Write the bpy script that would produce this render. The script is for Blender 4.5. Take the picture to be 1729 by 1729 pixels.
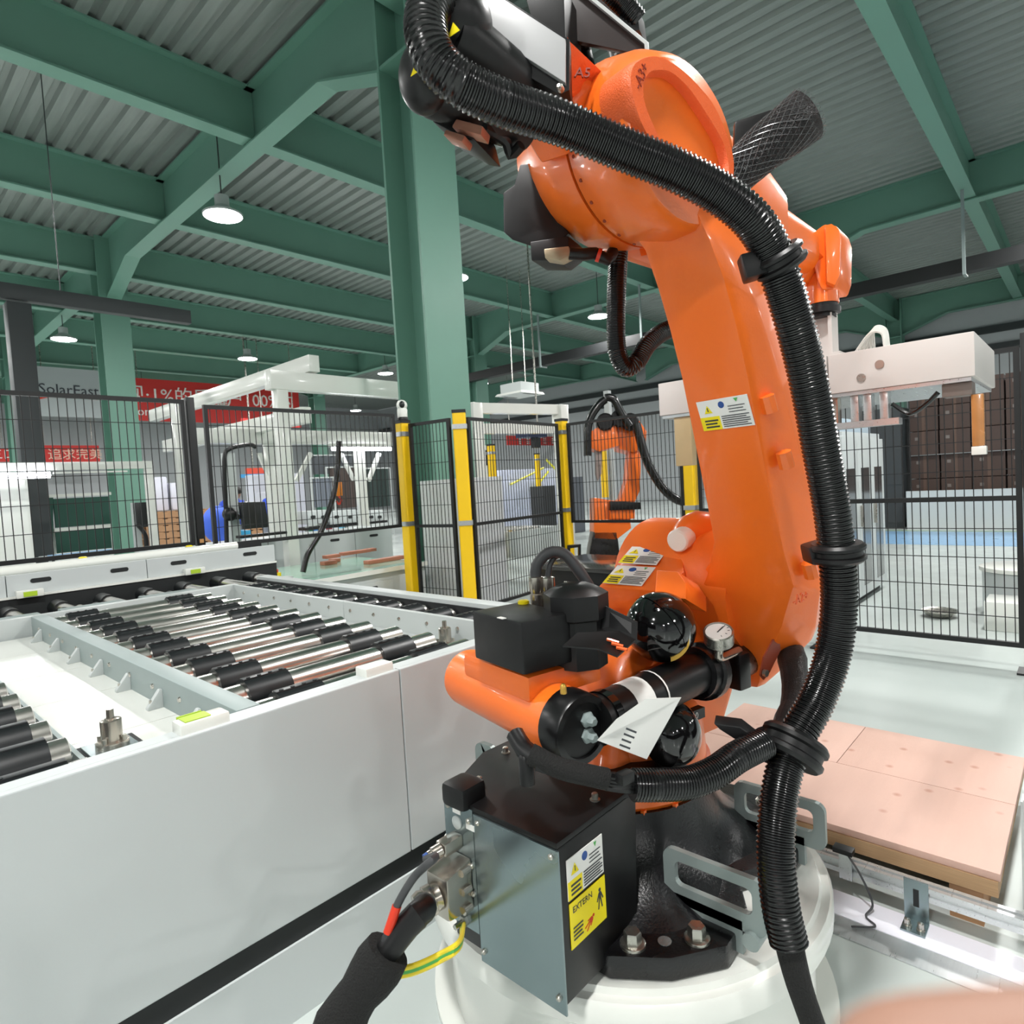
import bpy, bmesh, math, random
from mathutils import Vector, Matrix, Quaternion
random.seed(7)
for o in list(bpy.data.objects): bpy.data.objects.remove(o)
SC = bpy.context.scene
COL = SC.collection
# ------------------------------------------------------------------ camera
H = 1.32                                   # lens height above the factory floor
FPX, CPX = 1066.0, 864.5                   # focal length and centre for a 1729 px frame
def _d(u, v): return Vector(((u-CPX)/FPX, -(v-CPX)/FPX, -1.0)).normalized()
_X = _d(1845, 758); _Z = _X.cross(_d(-300, 884)).normalized(); _Y = _Z.cross(_X)
RW = Matrix((_X, _Y, _Z))                  # camera vector -> world vector
cam = bpy.data.cameras.new('camera'); cam.sensor_width = 36.0; cam.lens = 36.0*FPX/1729.0
cam.clip_start = 0.005; cam.clip_end = 200
cam.dof.use_dof = True; cam.dof.focus_distance = 1.9; cam.dof.aperture_fstop = 9.0
camo = bpy.data.objects.new('camera', cam); COL.objects.link(camo)
camo.matrix_world = Matrix.Translation((0, 0, H)) @ RW.to_4x4()
SC.camera = camo
CAM = Vector((0, 0, H))
# ------------------------------------------------------------------ world, exposure
w = bpy.data.worlds.new('hall_ambient'); SC.world = w; w.use_nodes = True
w.node_tree.nodes['Background'].inputs[0].default_value = (0.80, 0.86, 0.88, 1)
w.node_tree.nodes['Background'].inputs[1].default_value = 0.2
vs = SC.view_settings; vs.view_transform = 'Standard'; vs.look = 'None'; vs.gamma = 1.0
vs.use_curve_mapping = False; vs.exposure = 0.22
LAMP_W = 250.0                             # watts of each high-bay lamp
LAMP_XY = [(x, y) for y in (-11.0, 0.0, 11.2, 22.2, 33.2) for x in (-12.0, -6.3, -0.6, 5.1, 10.6, 16.6, 22.4)]
LAMP_Z = 6.3
# ------------------------------------------------------------------ pixel helpers (a pixel gives a direction, a plane gives the distance)
def ray(u, v): return RW @ Vector(((u-CPX)/FPX, -(v-CPX)/FPX, -1.0))
def W(u, v, x=None, y=None, z=None, d=None):
    r = ray(u, v)
    if x is not None: t = x/r.x
    elif y is not None: t = y/r.y
    elif z is not None: t = (z-H)/r.z
    else: t = d
    return CAM + r*t
# ------------------------------------------------------------------ materials
def srgb(h):
    h = h.lstrip('#'); c = [int(h[i:i+2], 16)/255 for i in (0, 2, 4)]
    return tuple(x/12.92 if x <= .04045 else ((x+.055)/1.055)**2.4 for x in c) + (1,)
MATS = {}
def mat(name, color, rough=.5, metal=0., bump=0., bscale=60., var=0., vscale=8., coat=0., emit=0., stretch=None, spec=.5, alpha=1., trans=0.):
    if name in MATS: return MATS[name]
    m = bpy.data.materials.new(name); m.use_nodes = True; nt = m.node_tree; b = nt.nodes['Principled BSDF']
    c = srgb(color) if isinstance(color, str) else color
    b.inputs['Base Color'].default_value = c; b.inputs['Roughness'].default_value = rough
    b.inputs['Metallic'].default_value = metal; b.inputs['Specular IOR Level'].default_value = spec
    if coat: b.inputs['Coat Weight'].default_value = coat; b.inputs['Coat Roughness'].default_value = .08
    if emit: b.inputs['Emission Color'].default_value = c; b.inputs['Emission Strength'].default_value = emit
    if alpha < 1: b.inputs['Alpha'].default_value = alpha
    if trans: b.inputs['Transmission Weight'].default_value = trans
    if bump or var:
        tc = nt.nodes.new('ShaderNodeTexCoord'); mp = nt.nodes.new('ShaderNodeMapping')
        nt.links.new(tc.outputs['Object'], mp.inputs[0])
        if stretch: mp.inputs['Scale'].default_value = stretch
    if var:
        n = nt.nodes.new('ShaderNodeTexNoise'); n.inputs['Scale'].default_value = vscale; n.inputs['Detail'].default_value = 5
        nt.links.new(mp.outputs[0], n.inputs['Vector'])
        r = nt.nodes.new('ShaderNodeMix'); r.data_type = 'RGBA'
        r.inputs[6].default_value = tuple(x*(1-var) for x in c[:3])+(1,); r.inputs[7].default_value = tuple(min(1, x*(1+var)) for x in c[:3])+(1,)
        nt.links.new(n.outputs['Fac'], r.inputs[0]); nt.links.new(r.outputs[2], b.inputs['Base Color'])
        q = nt.nodes.new('ShaderNodeMapRange'); q.inputs[3].default_value = max(.02, rough-.08); q.inputs[4].default_value = min(1, rough+.08)
        nt.links.new(n.outputs['Fac'], q.inputs[0]); nt.links.new(q.outputs[0], b.inputs['Roughness'])
    if bump:
        n2 = nt.nodes.new('ShaderNodeTexNoise'); n2.inputs['Scale'].default_value = bscale; n2.inputs['Detail'].default_value = 3
        nt.links.new(mp.outputs[0], n2.inputs['Vector'])
        bp = nt.nodes.new('ShaderNodeBump'); bp.inputs['Strength'].default_value = bump; bp.inputs['Distance'].default_value = .01
        nt.links.new(n2.outputs['Fac'], bp.inputs['Height']); nt.links.new(bp.outputs[0], b.inputs['Normal'])
    MATS[name] = m
    return m
ORANGE = mat('orange_paint', '#f2701f', .34, coat=.25, bump=.05, bscale=260)
ORANGE_R = mat('orange_cast_paint', '#f4672a', .45, bump=.35, bscale=420, coat=.15)
BLACK = mat('black_satin', '#0e0e0f', .4, var=.15, vscale=14, spec=.4)
BLACKG = mat('black_gloss', '#0c0c0d', .09, coat=.6)
BLACKS = mat('black_semi_gloss', '#0c0c0d', .3)
BLACKC = mat('black_casting', '#121214', .27, bump=.12, bscale=160, var=.1)
RUBBER = mat('black_hose', '#0b0b0c', .24, coat=.2)
CABLE = mat('grey_cable', '#3a3b3d', .5)
ZINC = mat('zinc_sheet', '#8b9a9d', .26, metal=.85, var=.10, vscale=3)
STEEL = mat('plain_steel', '#b9b6ae', .28, metal=.95, var=.08, vscale=20)
NICKEL = mat('nickel_connector', '#b9b2a8', .22, metal=.9, var=.1, vscale=25)
GREYPAINT = mat('grey_painted_steel', '#8d9a99', .45, var=.05)
CHROME = mat('chrome_roller', '#dcd8d2', .22, metal=1., var=.05, vscale=6, stretch=(1, 8, 8))
SLEEVE = mat('roller_rubber', '#121618', .38, var=.2, vscale=20)
WHITE = mat('white_powder_coat', '#bcc2c2', .38, var=.02, vscale=2)
WHITEB = mat('white_gloss_paint', '#e0e2dc', .22, coat=.3)
GREYW = mat('grey_white_sheet', '#b4bab9', .35, var=.03)
ALU = mat('aluminium', '#c9cccd', .3, metal=.8, var=.08, vscale=12, stretch=(1, 14, 14))
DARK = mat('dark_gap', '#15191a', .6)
GREEN = mat('green_steel_paint', '#6d9888', .42, var=.07, vscale=1.2)
DECK = mat('galvanised_deck', '#8d9490', .42, metal=.25, var=.22, vscale=2.5, stretch=(6, .5, 1))
FLOOR = None
YEL = mat('yellow_post_paint', '#f2c40a', .4, var=.05)
FBLK = mat('fence_black', '#131516', .45)
PLY = mat('plywood_face', '#c2a092', .6, var=.08, vscale=5, stretch=(.6, 4, 1), bump=.1, bscale=40)
def add_knots(m, col, scale=10.0, size=.17):            # dark round knots scattered in the veneer
    nt = m.node_tree; b = nt.nodes['Principled BSDF']; src = b.inputs['Base Color'].links[0].from_socket
    tc = nt.nodes.new('ShaderNodeTexCoord'); v = nt.nodes.new('ShaderNodeTexVoronoi'); v.inputs['Scale'].default_value = scale; nt.links.new(tc.outputs['Object'], v.inputs['Vector'])
    r = nt.nodes.new('ShaderNodeMapRange'); r.inputs[1].default_value = size*.3; r.inputs[2].default_value = size; r.inputs[3].default_value = 1; r.inputs[4].default_value = 0; nt.links.new(v.outputs['Distance'], r.inputs[0])
    mx = nt.nodes.new('ShaderNodeMix'); mx.data_type = 'RGBA'; mx.inputs[7].default_value = srgb(col); nt.links.new(src, mx.inputs[6]); nt.links.new(r.outputs[0], mx.inputs[0]); nt.links.new(mx.outputs[2], b.inputs['Base Color'])
add_knots(PLY, '#ad8371')
PLYE = mat('plywood_edge', '#a98a67', .7, var=.3, vscale=9, stretch=(1, 1, 60))
WPLAST = mat('white_plastic', '#ece4da', .35)
LABELW = mat('label_white', '#e8e8e4', .4)
LABELY = mat('label_yellow', '#f0dc10', .4)
PRINT = mat('label_print', '#34383c', .5)
PRINTB = mat('label_blue', '#2b4f93', .4)
PRINTR = mat('label_red', '#d23417', .4)
LIMEL = mat('lime_light_cover', '#a9c832', .35)
CARD = mat('cardboard', '#463731', .8, var=.12)
WOOD = mat('pallet_wood', '#a07a58', .75, var=.2, vscale=6)
BLUEC = mat('blue_workwear', '#2447b8', .75, var=.12)
SKIN = mat('skin', '#94705f', .55, var=.05)
HAIR = mat('black_hair', '#15110f', .6)
REDB = mat('red_banner', '#c8322e', .6)
LETW = mat('letter_white', '#e9e6e2', .5)
LETB = mat('letter_navy', '#33363f', .5)
WALLM = mat('wall_panel_paint', '#b9bdc0', .6, var=.03)
DGREEN = mat('dark_green_board', '#12473a', .55)
GLASSG = mat('pale_green_glass', '#a9dcc4', .12, coat=.5)
LEDM = mat('led_tube', '#f6f7ff', .3, emit=14)
LAMPE = mat('lamp_disc', '#ffffff', .3, emit=30)
DKGREY = mat('dark_grey_steel', '#34393b', .5, var=.08)
SLATE = mat('slate_screen', '#1d2022', .3)
PINK = mat('copper_connector', '#b5806c', .35, metal=.6)
YGREEN = mat('earth_green', '#4fae53', .4)
YYEL = mat('earth_yellow', '#f1d730', .4)
# ------------------------------------------------------------------ mesh builder
class G:
    def __init__(s): s.v = []; s.f = []
    def add(s, vs, fs):
        n = len(s.v); s.v += [Vector(p) for p in vs]; s.f += [tuple(i+n for i in f) for f in fs]; return s
    def box(s, a, b, M=None):
        x0, y0, z0 = a; x1, y1, z1 = b
        p = [Vector(q) for q in ((x0,y0,z0),(x1,y0,z0),(x1,y1,z0),(x0,y1,z0),(x0,y0,z1),(x1,y0,z1),(x1,y1,z1),(x0,y1,z1))]
        if M is not None: p = [M @ q for q in p]
        return s.add(p, [(0,3,2,1),(4,5,6,7),(0,1,5,4),(1,2,6,5),(2,3,7,6),(3,0,4,7)])
    def cbox(s, c, size, M=None):
        h = [q/2 for q in size]; return s.box([c[i]-h[i] for i in range(3)], [c[i]+h[i] for i in range(3)], M)
    def hexa(s, p):                                    # 8 corners: bottom loop, top loop
        return s.add(p, [(0,3,2,1),(4,5,6,7),(0,1,5,4),(1,2,6,5),(2,3,7,6),(3,0,4,7)])
    def rings(s, rs, cap=True, close=False):           # list of equal-length loops
        n = len(rs[0]); base = len(s.v)
        for r in rs: s.v += [Vector(p) for p in r]
        m = len(rs)
        for k in range(m if close else m-1):
            a = base+k*n; b = base+((k+1) % m)*n
            for i in range(n): j = (i+1) % n; s.f.append((a+i, a+j, b+j, b+i))
        if cap and not close:
            s.f.append(tuple(base+i for i in range(n))[::-1]); s.f.append(tuple(base+(m-1)*n+i for i in range(n)))
        return s
    def lathe(s, p0, p1, prof, n=24, cap=True):        # prof: (t along p0->p1 in metres, radius)
        p0, p1 = Vector(p0), Vector(p1); ax = (p1-p0).normalized(); q = ax.to_track_quat('Z', 'Y')
        rs = []
        for t, r in prof:
            rs.append([p0+ax*t+q @ Vector((r*math.cos(2*math.pi*i/n), r*math.sin(2*math.pi*i/n), 0)) for i in range(n)])
        return s.rings(rs, cap)
    def cyl(s, p0, p1, r0, r1=None, n=20):
        L = (Vector(p1)-Vector(p0)).length; r1 = r0 if r1 is None else r1
        return s.lathe(p0, p1, [(0, r0), (L, r1)], n)
    def ball(s, c, r, n=24, m=14, sc=(1,1,1), M=None):
        rs = []
        for k in range(1, m):
            a = math.pi*k/m
            L = [Vector((r*sc[0]*math.sin(a)*math.cos(2*math.pi*i/n), r*sc[1]*math.sin(a)*math.sin(2*math.pi*i/n), r*sc[2]*math.cos(a))) for i in range(n)]
            rs.append([Vector(c)+(M @ p if M is not None else p) for p in L])
        return s.rings(rs)
    def tube(s, path, r, n=12, rf=None, step=None, smooth=True, cap=True):
        P = [Vector(p) for p in path]
        if smooth: P = spline(P, step or r*.9)
        T = []
        for i in range(len(P)): T.append((P[min(i+1, len(P)-1)]-P[max(i-1, 0)]).normalized())
        up = T[0].orthogonal().normalized(); rs = []; L = 0
        for i, p in enumerate(P):
            if i: L += (P[i]-P[i-1]).length
            up = (up-T[i]*up.dot(T[i])).normalized(); sd = T[i].cross(up)
            rr = rf(L, i) if rf else r
            rs.append([p+up*(rr*math.cos(2*math.pi*k/n))+sd*(rr*math.sin(2*math.pi*k/n)) for k in range(n)])
        return s.rings(rs, cap)
    def hose(s, path, r, pitch=.009, n=18, amp=.04):   # corrugated tube
        return s.tube(path, r, n, rf=lambda L, i: r*(1+amp*(1 if (i//2) % 2 else -1)), step=pitch/4)
    def prism(s, loop, vec):
        a = [Vector(p) for p in loop]; v = Vector(vec); return s.rings([a, [p+v for p in a]])
    def frame(s, outer, inner, vec):                    # plate with a hole
        o = [Vector(p) for p in outer]; i = [Vector(p) for p in inner]; v = Vector(vec); n = len(o)
        return s.rings([o, [p+v for p in o], [p+v for p in i], i], close=True)
def spline(P, step):
    if len(P) < 3:
        n = max(2, int((P[-1]-P[0]).length/step)); return [P[0].lerp(P[-1], i/n) for i in range(n+1)]
    Q = [P[0]*2-P[1]]+P+[P[-1]*2-P[-2]]; out = []
    for i in range(1, len(Q)-2):
        a, b, c, d = Q[i-1:i+3]; n = max(2, int((c-b).length/step))
        for k in range(n):
            t = k/n; out.append(.5*((2*b)+(c-a)*t+(2*a-5*b+4*c-d)*t*t+(3*b-a-3*c+d)*t**3))
    return out+[P[-1]]
def mk(name, g, m, smooth=True, angle=38, org=Vector((0,0,0)), bev=0):
    me = bpy.data.meshes.new(name); me.from_pydata([tuple(p-org) for p in g.v], [], g.f)
    bm = bmesh.new(); bm.from_mesh(me); bmesh.ops.recalc_face_normals(bm, faces=bm.faces)
    if bev:
        es = [e for e in bm.edges if len(e.link_faces) == 2 and e.calc_face_angle(0) > .6]
        bmesh.ops.bevel(bm, geom=es, offset=bev, segments=2, affect='EDGES', profile=.6, clamp_overlap=True)
    bm.to_mesh(me); bm.free()
    if smooth:
        me.polygons.foreach_set('use_smooth', [True]*len(me.polygons)); me.set_sharp_from_angle(angle=math.radians(angle))
    me.materials.append(m); me.update()
    return me
ORG = {}
def thing(name, label, cat, loc=(0,0,0), group=None):
    o = bpy.data.objects.new(name, None); COL.objects.link(o); o.location = loc; o.empty_display_size = .1
    o['label'] = label; o['category'] = cat
    if group: o['group'] = group
    ORG[o.name] = Vector(loc); return o
def part(name, g, m, parent, label=None, smooth=True, angle=38, bev=0, stuff=False):
    org = ORG[parent.name]; o = bpy.data.objects.new(name, mk(name, g, m, smooth, angle, org, bev))
    COL.objects.link(o); o.parent = parent; ORG[o.name] = org
    if label: o['label'] = label
    if stuff: o['kind'] = 'stuff'
    return o
def single(name, g, m, label, cat, group=None, smooth=True, angle=38, bev=0, kind=None):
    lo = Vector([min(p[i] for p in g.v) for i in range(3)]); hi = Vector([max(p[i] for p in g.v) for i in range(3)])
    org = Vector(((lo.x+hi.x)/2, (lo.y+hi.y)/2, lo.z))
    o = bpy.data.objects.new(name, mk(name, g, m, smooth, angle, org, bev)); COL.objects.link(o); o.location = org; ORG[o.name] = org
    if kind: o['kind'] = kind
    if label: o['label'] = label
    if cat: o['category'] = cat
    if group: o['group'] = group
    return o
def dup(root, delta, label=None, group=None, rotz=0):
    def cp(o, par):
        c = o.copy(); COL.objects.link(c); c.parent = par; ORG[c.name] = ORG[o.name]
        for ch in [x for x in o.children]: cp(ch, c)
        return c
    r = cp(root, None); r.location = Vector(root.location)+Vector(delta); r.rotation_euler = (0, 0, rotz)
    ORG[r.name] = r.location.copy()
    if label: r['label'] = label
    if group: r['group'] = group
    return r
def text_geo(s, size, M, depth=.002):                   # lettering as a mesh, placed by a matrix
    cu = bpy.data.curves.new('t', 'FONT'); cu.body = s; cu.size = size; cu.extrude = depth/2; cu.resolution_u = 2
    cu.align_x = 'CENTER'; cu.align_y = 'CENTER'
    o = bpy.data.objects.new('t', cu); COL.objects.link(o)
    dg = bpy.context.evaluated_depsgraph_get(); e = o.evaluated_get(dg); me = e.to_mesh()
    g = G(); g.add([M @ v.co for v in me.vertices], [tuple(p.vertices) for p in me.polygons])
    e.to_mesh_clear(); bpy.data.objects.remove(o); bpy.data.curves.remove(cu)
    return g
def face_M(o, right, up):                               # matrix for a flat print: local x->right, y->up
    r = Vector(right).normalized(); u = Vector(up); u = (u-r*u.dot(r)).normalized(); n = r.cross(u)
    M = Matrix((r, u, n)).transposed().to_4x4(); M.translation = Vector(o); return M
def rrect(w, h, r, n=4):
    out = []
    for cx, cy, a0 in ((w/2-r, h/2-r, 0), (-w/2+r, h/2-r, 90), (-w/2+r, -h/2+r, 180), (w/2-r, -h/2+r, 270)):
        for k in range(n+1):
            a = math.radians(a0+90*k/n); out.append((cx+r*math.cos(a), cy+r*math.sin(a)))
    return out
# ================================================================== the hall
def floor_mat():
    m = bpy.data.materials.new('epoxy_floor'); m.use_nodes = True; nt = m.node_tree; b = nt.nodes['Principled BSDF']
    tc = nt.nodes.new('ShaderNodeTexCoord'); n = nt.nodes.new('ShaderNodeTexNoise'); n.inputs['Scale'].default_value = .7; n.inputs['Detail'].default_value = 6
    nt.links.new(tc.outputs['Object'], n.inputs['Vector'])
    r = nt.nodes.new('ShaderNodeValToRGB'); r.color_ramp.elements[0].color = srgb('#b0b9b6'); r.color_ramp.elements[1].color = srgb('#c3cac7')
    r.color_ramp.elements[0].position = .3; r.color_ramp.elements[1].position = .7
    nt.links.new(n.outputs['Fac'], r.inputs[0]); nt.links.new(r.outputs[0], b.inputs['Base Color'])
    n2 = nt.nodes.new('ShaderNodeTexNoise'); n2.inputs['Scale'].default_value = 5; nt.links.new(tc.outputs['Object'], n2.inputs['Vector'])
    q = nt.nodes.new('ShaderNodeMapRange'); q.inputs[3].default_value = .12; q.inputs[4].default_value = .3
    nt.links.new(n2.outputs['Fac'], q.inputs[0]); nt.links.new(q.outputs[0], b.inputs['Roughness'])
    return m
X0, X1, Y0, Y1 = -15.0, 31.2, -18.0, 43.0
ZD = 7.9
single('floor', G().box((X0, Y0, -.1), (X1, Y1, 0)), floor_mat(), 'pale grey-green glossy epoxy factory floor', None, kind='structure', smooth=False)
g = G(); prof = []; x = X0
while x < X1: prof += [(x, 0), (x+.15, 0), (x+.185, .07), (x+.265, .07)]; x += .30
n = len(prof)
g.v = [Vector((p[0], y, ZD+p[1])) for y in (Y0, Y1) for p in prof]
g.f = [(i, i+1, n+i+1, n+i) for i in range(n-1)]
g.v += [Vector(p) for p in ((X0, Y0, ZD+.15), (X1+.3, Y0, ZD+.15), (X1+.3, Y1, ZD+.15), (X0, Y1, ZD+.15))]
g.f.append((2*n, 2*n+1, 2*n+2, 2*n+3))
ce = single('ceiling', g, DECK, 'corrugated grey metal roof deck above green beams', None, kind='structure', smooth=False)
for nm, a, b_ in (('wall_right', (X1, Y0, 0), (X1+.2, Y1, ZD)), ('wall_back', (X0, Y1, 0), (X1, Y1+.2, ZD)),
                  ('wall_left', (X0-.2, Y0, 0), (X0, Y1, ZD)), ('wall_front', (X0, Y0-.2, 0), (X1, Y0, ZD))):
    single(nm, G().box(a, b_), WALLM, None, None, kind='structure', smooth=False)
for k, z in enumerate((5.35, 6.05)):
    single('trim_%d' % (k+1), G().box((X1-.12, Y0, z), (X1, Y1, z+.28)), DKGREY, 'dark band along the far white wall', None, kind='structure', smooth=False)
single('trim_3', G().box((11.4, -7, 0), (13.45, 4.4, .004)), mat('blue_floor_paint', '#7fa6c8', .3, var=.05), 'pale blue painted lane on the floor', None, kind='structure', smooth=False)
single('trim_4', G().box((13.55, -7, 0), (13.68, 4.4, .004)), mat('green_floor_line', '#7d9c84', .3), 'green painted line on the floor', None, kind='structure', smooth=False)
GX = (5.18, 17.85, 30.4)
YK = [5.97+4*k for k in range(-2, 10)]
CY = (-6.03, 5.97, 17.97, 29.97, 41.97)
ZB = 7.0
def ibeam_profile(x, zb, hw, zt=ZD, t=.03):
    return [(x-hw, zb), (x+hw, zb), (x+hw, zb+t), (x+.012, zb+t), (x+.012, zt-t), (x+hw, zt-t), (x+hw, zt), (x-hw, zt), (x-hw, zt-t), (x-.012, zt-t), (x-.012, zb+t), (x-hw, zb+t)]
for gx, word in zip(GX, ('carrying the thick green column', 'crossing beyond the orange robot', 'against the far white wall')):
    for a, c, bay in zip(CY[:-1], CY[1:], (', the bay nearest the conveyor', ', the bay behind the mesh fence', ', the bay over the hanging signs', ', the farthest bay')):
        if gx > 20 and a > 20: continue
        ys = [(a+.3, 6.42), (a+1.85, ZB), (c-1.85, ZB), (c-.3, 6.42)]
        rs = [[(px, y, pz) for px, pz in ibeam_profile(gx, zb, .16)] for y, zb in ys]
        single('roof_girder', G().rings(rs), GREEN, 'deep haunched green roof girder '+word+bay, 'girder', 'haunched green roof girders', smooth=False)
for y in YK:
    segs = ((-9, GX[0]-.02), (GX[0]+.02, GX[1]-.02), (GX[1]+.02, GX[2]-.02))
    for k, (a, c) in enumerate(segs):
        if k == 0 and y < 3: continue
        if k == 2 and y > 22: continue
        hv = abs((y-5.97) % 12) < .1
        rs = [[(x, py, pz) for py, pz in ibeam_profile(y, 7.05, .14)] for x in (a, c)]
        single('roof_beam', G().rings(rs), GREEN, 'green steel I-beam spanning between girders under the roof deck', 'beam', 'green roof beams', smooth=False)
col_label = {(0, 1): 'thick green H-section steel column behind the first yellow fence post', (0, 2): 'green steel column behind the mesh fence beside the dark green board',
             (0, 3): 'distant green steel column behind the dark grey post', (1, 3): 'distant green steel column under the second girder'}
for i, gx in enumerate(GX):
    for j, y in enumerate(CY):
        if y < 0 or y > 40 or (i == 2 and y > 10): continue
        wx, wy, t = .32, .30, .035
        sec = [(-wx, -wy), (wx, -wy), (wx, -wy+t), (.02, -wy+t), (.02, wy-t), (wx, wy-t), (wx, wy), (-wx, wy), (-wx, wy-t), (-.02, wy-t), (-.02, -wy+t), (-wx, -wy+t)]
        lab = col_label.get((i, j), 'green H-section steel column holding the roof girder')
        t_ = thing('steel_column', lab, 'column', (gx, y, 0), 'green steel columns')
        part('shaft', G().prism([(gx+a, y+b, 0) for a, b in sec], (0, 0, ZD)), GREEN, t_, smooth=False)
        part('stiffener', G().box((gx-wx+.01, y-wy+t, 6.35), (gx+wx-.01, y+wy-t, 6.39)), GREEN, t_, smooth=False)
        part('base_plate', G().box((gx-.42, y-.40, 0), (gx+.42, y+.40, .03)), GREEN, t_, smooth=False)
# high-bay lamps
def lamp(x, y):
    t = thing('high_bay_lamp', 'round white high-bay lamp hanging on a thin cord from the roof', 'lamp', (x, y, LAMP_Z-.05), 'high-bay lamps')
    c = Vector((x, y, LAMP_Z))
    part('reflector', G().lathe(c, c+Vector((0, 0, 1)), [(0, .33), (.03, .335), (.1, .2), (.16, .13), (.17, .12), (.34, .12), (.36, .05)], 28), GREYW, t)
    part('lamp_disc', G().lathe(c+Vector((0, 0, -.012)), c, [(0, .27), (.011, .315)], 28), LAMPE, t, 'glowing white lamp disc')
    part('cord', G().cyl(c+Vector((0, 0, .35)), (x, y, ZD+.02), .012, n=6), CABLE, t)
    return t
first = None
for (x, y) in LAMP_XY:
    if first is None: first = lamp(x, y); L = first
    else: L = dup(first, (x-LAMP_XY[0][0], y-LAMP_XY[0][1], 0))
    ld = bpy.data.lights.new('lamp_light', 'AREA'); ld.shape = 'DISK'; ld.size = .6; ld.energy = LAMP_W; ld.color = (1, .985, .96)
    lo = bpy.data.objects.new('lamp_light', ld); COL.objects.link(lo); lo.location = (x, y, LAMP_Z-.06)
# ================================================================== the orange robot (axis 1 turned 12 degrees away from the conveyor line)
RO = Vector((1.39, .955, .32)); RA = math.radians(-12.0)
RM = Matrix.Translation(RO) @ Matrix.Rotation(RA, 4, 'Z'); RMI = RM.inverted(); RQ = RM.to_3x3(); RQI = RQ.inverted()
_o = RMI @ CAM
def hit(u, v, n, d):
    r = RQI @ ray(u, v); n = Vector(n); return _o+r*((d-n.dot(_o))/n.dot(r))
def rX(u, v, x): return hit(u, v, (1, 0, 0), x)
def rY(u, v, y): return hit(u, v, (0, 1, 0), y)
def rZ(u, v, z): return hit(u, v, (0, 0, 1), z)
def rD(u, v, d): return RMI @ W(u, v, d=d)
def T(p): return RM @ Vector(p)                        # robot frame -> world
TH = math.radians(21); A2 = Vector((.35, 0, .675)); NB = Vector((math.cos(TH), 0, math.sin(TH))); UA = Vector((-math.sin(TH), 0, math.cos(TH)))
def bk(u, v, off=.15): return hit(u, v, NB, NB.dot(A2)-off)
class GR(G):                                            # geometry given in the robot frame
    def done(s): s.v = [T(p) for p in s.v]; return s
robot = thing('industrial_robot', 'large orange six-axis robot arm with black dress hoses on a white pedestal', 'robot', RO)
def rpart(name, g, m, parent=None, label=None, **k): return part(name, g.done() if isinstance(g, GR) else g, m, parent or robot, label, **k)
Z3 = Vector((0, 0, 1))
# ---- base frame (aligned with the hall)
B = lambda x, y, z: Vector((RO.x+x, RO.y+y, RO.z+z))
g = G()
def octo(r, c): return [(r, -c), (r, c), (c, r), (-c, r), (-r, c), (-r, -c), (-c, -r), (c, -r)]
def ring8(r, n, z, p=4.0, fl=1.0):
    out = []
    for i in range(n):
        a = 2*math.pi*i/n; c, s_ = math.cos(a), math.sin(a)
        out.append(B(r*c*(1+.0*fl), r*s_, z))
    return out
# four splayed feet blending into a round neck
def basering(z, rneck, rfoot, sharp):
    out = []
    for i in range(64):
        a = 2*math.pi*i/64; k = abs(math.sin(2*a))**sharp
        r = rneck+(rfoot-rneck)*k; out.append(B(r*math.cos(a), r*math.sin(a), z))
    return out
g.rings([basering(.05, .30, .42, 1.6), basering(.07, .29, .36, 1.6), basering(.10, .28, .31, 1.8), basering(.14, .262, .275, 2), basering(.19, .25, .252, 2), basering(.22, .245, .245, 1)])
base = rpart('base_frame', g, BLACKC, label='black cast base frame')
g = G()
for sx, sy in ((-1, -1), (1, -1), (1, 1), (-1, 1)):
    u_ = Vector((sx, sy, 0)).normalized(); v_ = Vector((-u_.y, u_.x, 0))
    lo = [(.20, -.24), (.37, -.20), (.455, -.12), (.475, 0), (.455, .12), (.37, .20), (.20, .24)]
    g.prism([B(0, 0, .004)+u_*a+v_*b for a, b in lo], (0, 0, .05))
rpart('foot_plate', g, BLACKC, base, bev=.008)
for sx, sy in ((-1, -1), (1, -1), (-1, 1)):
    u_ = Vector((sx, sy, 0)).normalized(); v_ = Vector((-u_.y, u_.x, 0))
    for k in (-1, 1):
        c = B(0, 0, .054)+u_*.432+v_*(.066*k)
        gb = G().lathe(c, c+Z3, [(0, .026), (.006, .026), (.007, .024)], 24)
        gb.lathe(c+Z3*.006, c+Z3, [(0, .0185), (.020, .0185), (.024, .0165)], 6)
        rpart('foot_bolt', gb, STEEL, base, 'steel hexagon bolt')
    c = B(0, 0, .0545)+u_*.43
    rpart('bolt_hole', G().lathe(c, c+Z3, [(0, .014), (.001, .014)], 16), ALU, base)
ZPL = mat('zinc_plate', '#8f9b99', .38, metal=.35, var=.05)
# fork-lift pockets: zinc plates with a long slot
def pocket(x, y0, z0, z1, yl, name='fork_pocket'):
    w_, h_ = yl, z1-z0
    o = [B(x, y0+w_/2+a, (z0+z1)/2+b) for a, b in rrect(w_, h_, .022)]
    i = [B(x, y0+w_/2+a, (z0+z1)/2+b+.008) for a, b in rrect(w_-.055, h_-.062, .014)]
    pk = rpart(name, G().frame(o, i, (.014, 0, 0)), ZPL, base, 'zinc-plated slotted lifting bracket', smooth=False)
    rpart('mounting_tongue', G().box(tuple(B(x, y0+.05, z0-.05)), tuple(B(x+.014, y0+w_, z0+.02))), ZPL, base, smooth=False)
    return pk
pocket(-.195, -.47, .065, .182, .225); pocket(.18, -.47, .065, .182, .225); pocket(-.30, .16, .14, .34, .07)
c0 = B(-.205, -.44, .055)
rpart('bracket_stud', G().cyl(c0, c0+Vector((.05, 0, 0)), .018), ZPL, base)
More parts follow.
